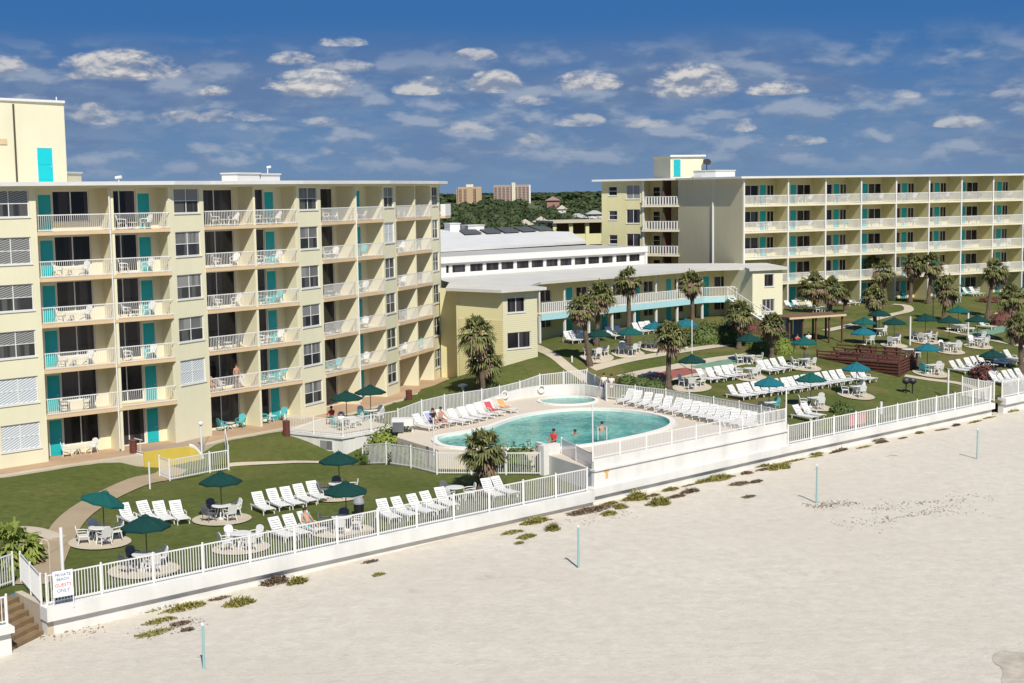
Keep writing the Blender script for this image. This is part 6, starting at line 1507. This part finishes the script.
CL = [(130, 84, 70, 26, 1), (12, 84, 28, 20, .8), (318, 97, 56, 24, 1), (222, 99, 20, 10, 1), (350, 50, 28, 10, .75), (300, 68, 30, 12, .8), (345, 75, 44, 12, .6), (427, 95, 34, 16, .8), (498, 92, 32, 20, .9), (480, 62, 24, 11, .7), (589, 91, 42, 18, 1), (692, 97, 52, 30, 1), (778, 97, 34, 13, .95), (742, 132, 17, 14, .7), (215, 124, 70, 11, .6), (105, 126, 32, 18, .6), (472, 132, 34, 12, .6), (540, 106, 24, 11, .6), (582, 126, 30, 12, .6), (800, 146, 30, 10, .6), (530, 144, 20, 10, .6), (960, 130, 28, 10, .6), (905, 102, 16, 8, .5), (40, 110, 30, 9, .5), (335, 128, 40, 10, .55), (860, 104, 40, 8, .35), (1010, 105, 26, 9, .35), (650, 128, 34, 9, .5)]
D_ = None; L_ = None; B_ = None
nA = ns(40, 85, 7.7, 1.0, 8, .62, .2); nB = ns(40, 85, 7.7, 1.0, 8, .62, .2, .005)
for (px, py, cw_, ch_, br) in CL:
    a0_ = math.atan((px-512)/FPX); e0_ = (192+.015*(512-px)-py)/FPX
    dx = ma('DIVIDE', ma('SUBTRACT', az, a0_), cw_/FPX); dy = ma('DIVIDE', ma('SUBTRACT', el, e0_+.12*ch_/FPX), ch_/FPX)
    dyy = ma('MAXIMUM', dy, ma('MULTIPLY', dy, -3.2))
    d_ = ma('SUBTRACT', 1.0, ma('ADD', ma('MULTIPLY', dx, dx), ma('MULTIPLY', dyy, dyy)), None, True)
    l_ = ma('MULTIPLY', ma('MULTIPLY_ADD', dy, .8, .25, True), ma('MULTIPLY', d_, 3.0, None, True)); b_ = ma('MULTIPLY', ma('MULTIPLY', d_, 4.0, None, True), br)
    D_ = d_ if D_ is None else ma('MAXIMUM', D_, d_); L_ = l_ if L_ is None else ma('MAXIMUM', L_, l_); B_ = b_ if B_ is None else ma('MAXIMUM', B_, b_)
m1 = ma('MULTIPLY', mr(ma('ADD', ma('MULTIPLY', D_, .60), ma('MULTIPLY', nA, 1.9)), 0.96, 1.50), ma('MULTIPLY', D_, 4.0, None, True))
m1 = ma('MULTIPLY', m1, B_)
lit = ma('MULTIPLY', ma('ADD', L_, ma('MULTIPLY', ma('SUBTRACT', nA, nB), 5.0), None, True), 1.0)
n2 = ns(24, 75, 9.1, 1.0, 7, .6, .2); band2 = ma('MULTIPLY', mr(el, .0, .03), mr(el, .105, .06)); m2 = ma('MULTIPLY', mr(n2, .43, .66), band2)
n3 = ns(5, 16, 1.1, 1.0, 4); m3 = ma('MULTIPLY', mr(n3, .35, .65), ma('MULTIPLY', mr(el, -.01, .03), mr(el, .125, .07)))
TINT = (.62, .80, 1.0)
sk = mixc(nt, 1.0, sky.outputs[0], (.56, .80, 1.05), 'MULTIPLY')
lowc = mixc(nt, mr(el, .0, .13), (1.35, 2.2, 3.45), (.33, 1.32, 3.4))
sk = mixc(nt, mr(el, .38, .15, 0, .9), sk, lowc)
CS = 1.0
c3 = mixc(nt, ma('MULTIPLY', m3, .7), sk, (1.25*CS, 1.8*CS, 3.1*CS))
n4 = ns(26, 62, 14.2, 1.0, 8, .5, .1); n4b = ns(26, 62, 14.2, 1.0, 8, .5, .1, .006); m4 = ma('MULTIPLY', mr(n4, .44, .61), ma('MULTIPLY', mr(el, .004, .03), mr(el, .115, .075)))
l4 = ma('MULTIPLY_ADD', ma('SUBTRACT', n4, n4b), 7.0, .35, True)
c2 = mixc(nt, ma('MULTIPLY', m2, .5), c3, (1.9*CS, 2.65*CS, 3.95*CS))
c2 = mixc(nt, ma('MULTIPLY', m4, .8), c2, mixc(nt, l4, (1.45*CS, 2.2*CS, 3.5*CS), (3.0*CS, 3.55*CS, 4.5*CS)))
cl = mixc(nt, lit, (2.1*CS, 2.5*CS, 3.4*CS), (6.2*CS, 6.0*CS, 5.7*CS))
c1 = mixc(nt, ma('MULTIPLY', m1, .92), c2, cl)
nt.links.new(c1, bg.inputs[0]); bg.inputs[1].default_value = .1
cam = bpy.data.cameras.new('camera'); co_ = bpy.data.objects.new('camera', cam); COL.objects.link(co_); cam.sensor_width = 36; cam.lens = FPX/1024*36; cam.clip_end = 30000; cam.clip_start = .5
co_.matrix_world = Matrix(((RT.x, UP.x, -FW.x, 0), (RT.y, UP.y, -FW.y, 0), (RT.z, UP.z, -FW.z, CAMH), (0, 0, 0, 1)))
SC.camera = co_
SC.view_settings.view_transform = 'Standard'; SC.view_settings.look = 'None'; SC.view_settings.exposure = 0.2; SC.view_settings.gamma = 1
